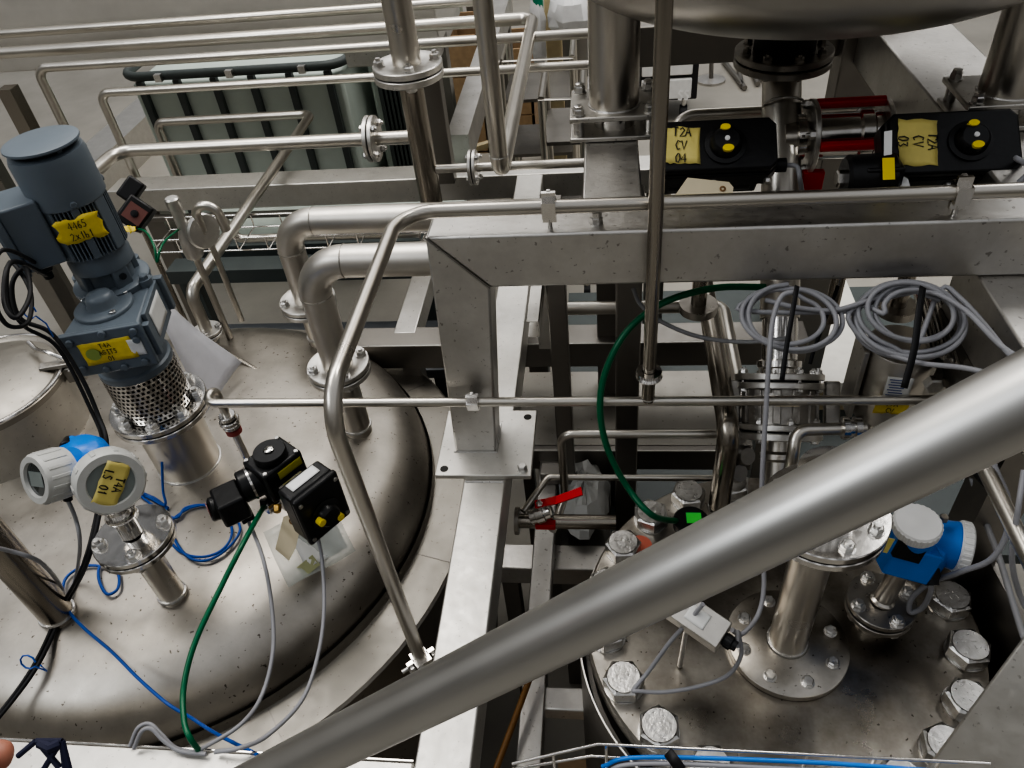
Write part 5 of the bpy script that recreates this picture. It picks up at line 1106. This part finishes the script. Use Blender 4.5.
# ================================================================== WIRE BASKET AND CABLES ALONG THE BOTTOM
o = PD(598, 744, 1.02); wt = thing('wire_cable_tray', 'bright wire basket tray along the bottom edge below the bolted lid', 'cable tray', o)
yT = o.y; zT = o.z
E0 = onX(o, 990); P0 = PD(512, 764, 1.0)
MB().tube([V((P0.x, P0.y, P0.z)), o, E0], .0022, 8).build('top_wire', M_chrome, wt, ang=60)
lo_ = V((0, 0, -.055))
MB().tube([P0 + lo_ * .3, o + lo_ * .7 - AX * .01, E0 + lo_], .0022, 8).build('lower_wire', M_chrome, wt, ang=60)
for px in (553, 606, 672, 740, 808, 876, 940):
    q = onX(o, px) if px > 598 else PD(px, 754, 1.01); MB().tube([q, q + V((0, -.002, -.055)), q + V((0, -.10, -.06))], .0022, 6).build('cross_wire', M_chrome, wt, ang=60)
for yy in (.05, .10): MB().tube([o + V((0, -yy, -.06)), E0 + V((0, -yy, -.06))], .0022, 6).build('floor_wire', M_chrome, wt, ang=60)
yq = V((0, -.012, -.010))
for k, (mt, nm, r) in enumerate(((M_cblue, 'bright blue cable lying in the bottom wire basket', .0030), (M_clight, 'grey cable in the bottom wire basket just below the blue one', .0032), (M_cgrey, 'darker grey cable lowest in the bottom wire basket', .0032))):
    a = onX(o, 640); b = onX(o, 960)
    cable(nm, [a + yq * (1.3 + k * .7) + V((-.05, 0, -.02)), a + yq * (.9 + k * .5), (a + b) / 2 + yq * (.7 + k * .6) + AZ * .004, b + yq * (.8 + k * .5)], r, M_blue if k == 0 else mt)
strap('black tie wrapped round the cables in the bottom wire basket', [PD(668, 752, .99), PD(674, 760, .98), PD(681, 770, .98)], .014)
# loose cable loops and basket corner, bottom left
cable('light grey cable pair looping up over the bottom beam edge', [PZ(130, 746, -1.355), PZ(138, 728, -1.33), PZ(150, 724, -1.33), PZ(162, 735, -1.34), PZ(176, 748, -1.352), PZ(200, 753, -1.352)], .0038, M_clight)
cable('second light grey cable looping over the bottom beam edge', [PZ(134, 748, -1.35), PZ(142, 731, -1.32), PZ(152, 729, -1.32), PZ(163, 740, -1.335), PZ(180, 751, -1.350), PZ(206, 754, -1.350)], .0038, M_clight)
q = PD(52, 742, .9)
kn = MB()
for a_, b_ in (((18, 756), (36, 741)), ((36, 741), (62, 741)), ((62, 741), (70, 772)), ((38, 742), (60, 768)), ((60, 743), (42, 772)), ((62, 741), (66, 775))):
    kn.tube([PD(a_[0], a_[1], .9), PD(b_[0], b_[1], .9)], .0035, 8)
kn.tube([PD(40, 743, .9), PD(50, 748, .895), PD(60, 743, .9)], .006, 8)
kn.build('knotted_cord', plain('navy_cord', (.015, .017, .05), .6), label='dark knotted cord tied at the bottom left corner', cat='cord')

# ================================================================== FAR BACKGROUND, TOP
def crate(label, x0, x1, y0, y1, z0, z1, mat, slats=3, group=None, name='wooden_crate'):
    root = thing(name, label, 'crate', ((x0 + x1) / 2, (y0 + y1) / 2, z0), group)
    t = .02
    for k in range(slats):
        za = z0 + (z1 - z0) * k / slats + .01; zb2 = z0 + (z1 - z0) * (k + 1) / slats
        m = MB(); m.bb((x0, y0, za), (x1, y0 + t, zb2)); m.build('front_board', mat, root)
        m = MB(); m.bb((x0, y1 - t, za), (x1, y1, zb2)); m.build('back_board', mat, root)
    for x in (x0, x1 - t): MB().bb((x, y0, z0), (x + t, y1, z1)).build('side_panel', mat, root)
    MB().bb((x0, y0, z0), (x1, y1, z0 + t)).build('base', mat, root)
    return root
a = PY(450, 95, 6.0); b = PY(484, 95, 6.0)
crate('tall open wooden crate behind the tall flanged pipe', a.x, b.x, 6.0, 6.6, -2.8, PY(460, 36, 6.0).z, M_wood)
a = PY(491, 100, 6.1); b = PY(521, 100, 6.1)
crate('open wooden crate right of the dark rising pipe', a.x, b.x + .1, 6.1, 6.6, -2.8, PY(500, 50, 6.1).z, M_wood)
a = PY(430, 60, 7.2); b = PY(456, 60, 7.2)
m = MB(); root = thing('mesh_cage', 'grey-green mesh cage far behind the flanged pipe', 'cage', (a.x, 7.2, -2.8)); ztp = PY(440, -20, 7.2).z
for k in range(6): x = a.x + (b.x - a.x) * k / 5; MB().cyl(V((x, 7.2, -2.8)), V((x, 7.2, ztp)), .015, 6).build('upright_wire', M_green, root)
for k in range(9): z = -2.8 + (ztp + 2.8) * (k + .5) / 9; MB().cyl(V((a.x, 7.2, z)), V((b.x, 7.2, z)), .012, 6).build('cross_wire', M_green, root)
MB().bb((a.x, 7.4, -2.8), (b.x, 7.9, ztp)).build('load', plain('cage_load', (.38, .40, .33), .7), root)
q = PY(554, 30, 5.6); MB().bb((q.x - .06, 5.6, -2.8), (q.x + .05, 5.7, PY(554, -30, 5.6).z)).build('timber_post', M_ply, label='pale upright timber post near the top behind the hopper leg', cat='post', bev=.005)
q = PY(470, 40, 6.3); MB().bb((q.x - .10, 6.9, -2.8), (q.x + .06, 7.0, PY(470, -30, 6.9).z)).build('steel_post', M_beam_d, label='dark post between the two wooden crates', cat='post')
def sack(label, px, py, y, rx, rz, seed, mat, h0=-2.8, name='plastic_sack', cat='sack'):
    random.seed(seed); c = PY(px, py, y); vs = []; fs = []; nu, nv = 16, 10
    root = thing(name, label, cat, V((c.x, c.y, h0)))
    for j in range(nv + 1):
        for i in range(nu):
            t = 2 * math.pi * i / nu; f_ = math.pi * j / nv; k = 1 + random.uniform(-.14, .14); vs.append((c.x + rx * k * math.sin(f_) * math.cos(t), c.y + rx * k * math.sin(f_) * math.sin(t), c.z + rz * math.cos(f_)))
    for j in range(nv):
        for i in range(nu): fs.append((j * nu + i, j * nu + (i + 1) % nu, (j + 1) * nu + (i + 1) % nu, (j + 1) * nu + i))
    MB().add(vs, fs).build('bag', mat, root, ang=20)
    MB().cyl(V((c.x, c.y, h0)), V((c.x, c.y, c.z - rz * .6)), rx * .5, 16).build('stand', M_beam_d, root)
    return root
bagm = plain('sack_white', (.72, .72, .72), .3)
sack('white plastic sack bulging behind the hopper leg at the top', 574, 14, 5.4, .17, .16, 2, bagm)
sack('narrow white plastic wrap hanging with a green top near the pale post', 538, 32, 5.5, .06, .26, 4, bagm)
q = PY(537, 2, 5.5); MB().cyl(q - AZ * .06, q + AZ * .05, .04, 12).build('green_cap', plain('cap_green', (.02, .28, .16), .5), label='green cap on top of the narrow plastic wrap', cat='cap')
# trolley of tube, and clutter between the posts
def frame_trolley(label, px0, px1, pyt, pyb, y, mat, name='tube_trolley'):
    a = PY(px0, pyt, y); b = PY(px1, pyt, y); zt2_ = a.z; root = thing(name, label, 'trolley', ((a.x + b.x) / 2, y + .2, -2.8))
    for yy in (y, y + .45):
        MB().tube([V((a.x, yy, -2.74)), V((a.x, yy, zt2_)), V((b.x, yy, zt2_)), V((b.x, yy, -2.74))], .018, 10).build('tube_frame', mat, root)
    for z in (zt2_ - .25, zt2_ - .6):
        MB().bb((a.x, y, z), (b.x, y + .45, z + .02)).build('shelf', M_beam_d, root)
    for x in (a.x, b.x):
        for yy in (y, y + .45): MB().lathe([(.01, -.02), (.055, -.018), (.055, .018), (.01, .02)], frame(V((x, yy, -2.745)), AX), 16).build('castor', M_rubber, root)
        MB().cyl(V((x, y, zt2_)), V((x, y + .45, zt2_)), .018).build('side_tube', mat, root)
    return root
frame_trolley('grey tube trolley behind the pipes left of the hopper leg', 500, 572, 62, 150, 4.6, M_pipe2)
frame_trolley('pale tube stand between the hopper leg and the elbow pipe', 541, 582, 100, 160, 3.9, M_pipe2, 'tube_stand')
cable('blue hose lying on the floor behind the trolley', [PZ(515, 118, -2.7), PZ(524, 130, -2.75), PZ(540, 137, -2.78), PZ(560, 132, -2.78), PZ(572, 120, -2.7)], .012, M_cblue, cat='hose', name='hose')
for k in range(3):
    a = PZ(505 + k * 22, 150 - k * 8, -2.5); MB().bar(V((a.x - .4, a.y, -2.5 - k * .02)), V((a.x + .6, a.y + .5, -2.45 - k * .02)), .05, .03).build('timber_batten', M_ply, label=['lowest loose pale batten on the trolley clutter', 'middle loose pale batten among the trolley clutter', 'uppermost loose pale batten beside the hopper leg'][k], cat='batten')
# white crate cart with lettering
a = PY(640, 98, 6.4); b = PY(697, 98, 6.4); za = PY(660, 102, 6.4).z; zm = PY(660, 78, 6.4).z; zt3 = PY(660, 56, 6.4).z
ct = thing('crate_cart', 'pale two-drawer cart marked SS on the floor behind the riser pipe', 'cart', ((a.x + b.x) / 2, 6.6, -2.8))
MB().bb((a.x, 6.42, za), (b.x, 6.95, zt3 + .02)).build('frame', M_rubber, ct, bev=.01)
for z0_, z1_ in ((za + .02, zm - .015), (zm + .015, zt3)):
    MB().bb((a.x + .01, 6.39, z0_), (b.x - .05, 6.43, z1_)).build('drawer', M_white, ct, bev=.01)
for x in (a.x + .08, b.x - .10): MB().lathe([(.01, -.03), (.07, -.028), (.07, .028), (.01, .03)], frame(V((x, 6.45, -2.73)), AX), 16).build('castor', M_rubber, ct); MB().cyl(V((x, 6.45, -2.73)), V((x, 6.45, za)), .02).build('castor_stem', M_bolt, ct)
lettering(ct, frame(V((PY(684, 95, 6.388).x, 6.386, PY(684, 95, 6.388).z)), -AY, AX), ['SS'], .075, mat=M_paper if False else plain('letter_grey', (.95, .95, .95), .5), sw=.22, jit=0)
# round foot with rod, and tubes on the floor
q = PZ(711, 80, -2.79); ft = thing('floor_stand', 'round-footed rod stand on the pale floor beside the cart', 'stand', q)
MB().lathe([(.13, -2.8), (.13, -2.78), (.03, -2.77)], T((q.x, q.y, 0)), 28).build('foot', M_beam, ft); MB().cyl(V((q.x, q.y, -2.78)), V((q.x - .02, q.y + .1, -2.3)), .02, 12).build('rod', M_beam_d, ft)
for k, (p, q_) in enumerate((((723, 60), (745, 88)), ((736, 55), (742, 86)), ((745, 58), (758, 84)), ((752, 55), (763, 80)))):
    MB().cyl(PZ(*p, -2.77), PZ(*q_, -2.77), .022, 10).build('steel_tube', M_beam_d, label='loose grey tube lying on the floor left of the hopper outlet', cat='tube', group='loose tubes on the floor by the hopper outlet')
q = PZ(700, 30, -2.0); MB().bb((q.x - 2.4, 10.6, -2.8), (q.x + 2.8, 11.4, -2.2)).build('pallet_stack', plain('pallet_white', (.72, .70, .65), .6), label='pale wrapped pallet far back below the hopper', cat='pallet')
# fingertip of the photographer's hand, bottom left
hd = PD(-22, 792, .36)
u_ = (RM @ V((1, 0, 0))); w2 = (RM @ V((0, 1, 0))); n_ = (RM @ V((0, 0, -1)))
def hp_(a, b, c): return PD(7, 756, .36) + u_ * a + w2 * b + n_ * c
vsk = [hp_(-.09, .05, 0), hp_(-.065, .035, 0), hp_(-.045, .02, 0)]; ed = [(0, 1), (1, 2)]; rad = [.026, .028, .024]
for (bx, by, segs, r0) in ((-.030, .006, [(.012, -.004), (.010, -.002), (.009, .002)], .0085), (-.028, .020, [(.020, .002), (.012, .006), (.009, .008)], .0088), (-.030, .034, [(.019, .006), (.012, .008), (.008, .010)], .0085), (-.036, .048, [(.014, .008), (.010, .008), (.007, .009)], .0075), (-.060, .005, [(.010, -.020), (.012, -.014), (.008, -.010)], .0095)):
    i0 = len(vsk); vsk.append(hp_(bx, by, .002)); ed.append((2 if bx > -.05 else 1, i0)); rad.append(r0 + .002); x, y = bx, by
    for k, (dx, dy) in enumerate(segs): x += dx; y += dy; vsk.append(hp_(x, y, .003 - k * .004)); ed.append((i0 + k, i0 + k + 1)); rad.append(r0 - k * .0006)
loc = vsk[0]; me = bpy.data.meshes.new('hand'); me.from_pydata([tuple(v - loc) for v in vsk], ed, []); ho = bpy.data.objects.new('hand', me); COL.objects.link(ho); ho.location = loc + V((0, 0, H)); me.materials.append(M_skin)
sk = ho.modifiers.new('sk', 'SKIN'); lay = me.skin_vertices[0].data if me.skin_vertices else None
if lay is None: me.skin_vertices.new() if hasattr(me.skin_vertices, 'new') else None
try:
    for i, r in enumerate(rad): me.skin_vertices[0].data[i].radius = (r, r)
    me.skin_vertices[0].data[0].use_root = True
except Exception as ex: print('skin', ex)
su = ho.modifiers.new('su', 'SUBSURF'); su.levels = su.render_levels = 2; sk.use_smooth_shade = True
ho['label'] = 'bare fingertip poking into the bottom left corner'; ho['category'] = 'person'

# ================================================================== CAMERA AND LIGHT
cam = bpy.data.cameras.new('camera'); co = bpy.data.objects.new('camera', cam); COL.objects.link(co); S.camera = co
cam.sensor_width = 36; cam.lens = F / 1024 * 36; cam.clip_start = .05; cam.clip_end = 60
co.matrix_world = Matrix(((RM[0][0], -RM[0][1], -RM[0][2], 0), (RM[1][0], -RM[1][1], -RM[1][2], 0), (RM[2][0], -RM[2][1], -RM[2][2], H), (0, 0, 0, 1)))
w = bpy.data.worlds.new('hall_light'); S.world = w; w.use_nodes = True; nt = w.node_tree; N = nt.nodes; L = nt.links; bg = N['Background']
tc = N.new('ShaderNodeTexCoord'); sp = N.new('ShaderNodeSeparateXYZ'); L.new(tc.outputs['Generated'], sp.inputs[0])
r = N.new('ShaderNodeValToRGB'); e = r.color_ramp.elements; e[0].position = 0; e[0].color = (.16, .15, .135, 1); e[1].position = 1; e[1].color = (.80, .82, .86, 1)
for p, c in ((.45, (.15, .14, .125)), (.54, (.30, .29, .275)), (.68, (.34, .335, .325)), (.80, (.75, .76, .78))): k = e.new(p); k.color = (*c, 1)
mr = N.new('ShaderNodeMapRange'); mr.inputs['From Min'].default_value = -1; L.new(sp.outputs['Z'], mr.inputs['Value']); L.new(mr.outputs[0], r.inputs[0])
wv = N.new('ShaderNodeTexWave'); wv.inputs['Scale'].default_value = 1.1; wv.inputs['Distortion'].default_value = 1.2; wv.inputs['Detail'].default_value = 1; L.new(tc.outputs['Generated'], wv.inputs[0])
r2 = N.new('ShaderNodeValToRGB'); r2.color_ramp.elements[0].color = (.45, .45, .45, 1); r2.color_ramp.elements[0].position = .35; r2.color_ramp.elements[1].color = (1.5, 1.5, 1.5, 1); r2.color_ramp.elements[1].position = .75
L.new(wv.outputs['Fac'], r2.inputs[0]); mm = N.new('ShaderNodeMixRGB'); mm.blend_type = 'MULTIPLY'; mm.inputs[0].default_value = 1; L.new(r.outputs[0], mm.inputs[1]); L.new(r2.outputs[0], mm.inputs[2])
L.new(mm.outputs[0], bg.inputs[0]); bg.inputs[1].default_value = .55
def area(loc, tgt, sx, sy, pw, col=(1, 1, 1)):
    l = bpy.data.lights.new('area_lamp', 'AREA'); l.shape = 'RECTANGLE'; l.size = sx; l.size_y = sy; l.energy = pw; l.color = col
    o = bpy.data.objects.new('area_lamp', l); COL.objects.link(o); o.location = V(loc) + V((0, 0, H))
    o.rotation_euler = (V(tgt) - V(loc)).to_track_quat('-Z', 'Y').to_euler()
area((-2.5, 3.0, 4.5), (-.3, 1.5, -1.4), 5, 1.6, 150, (1, .96, .90))
area((2.8, 5.5, 4.2), (.2, 2.0, -1.2), 4, 1.4, 90, (1, .98, .95))
area((-4.5, -1.5, 3.5), (-.5, 1.2, -1.4), 3, 1.2, 60, (.95, .98, 1))
area((-1.0, 9.5, 4.5), (-1, 7, -2.8), 9, 3, 120, (1, .98, .95))
area((1.0, 3.5, 4.0), (.2, .8, -1.5), 1.3, .9, 55, (1, .96, .9))  # extra lamp added so its reflection brightens the left of the bolted lid
S.view_settings.view_transform = 'AgX'; S.view_settings.look = 'AgX - High Contrast'; S.view_settings.exposure = .06
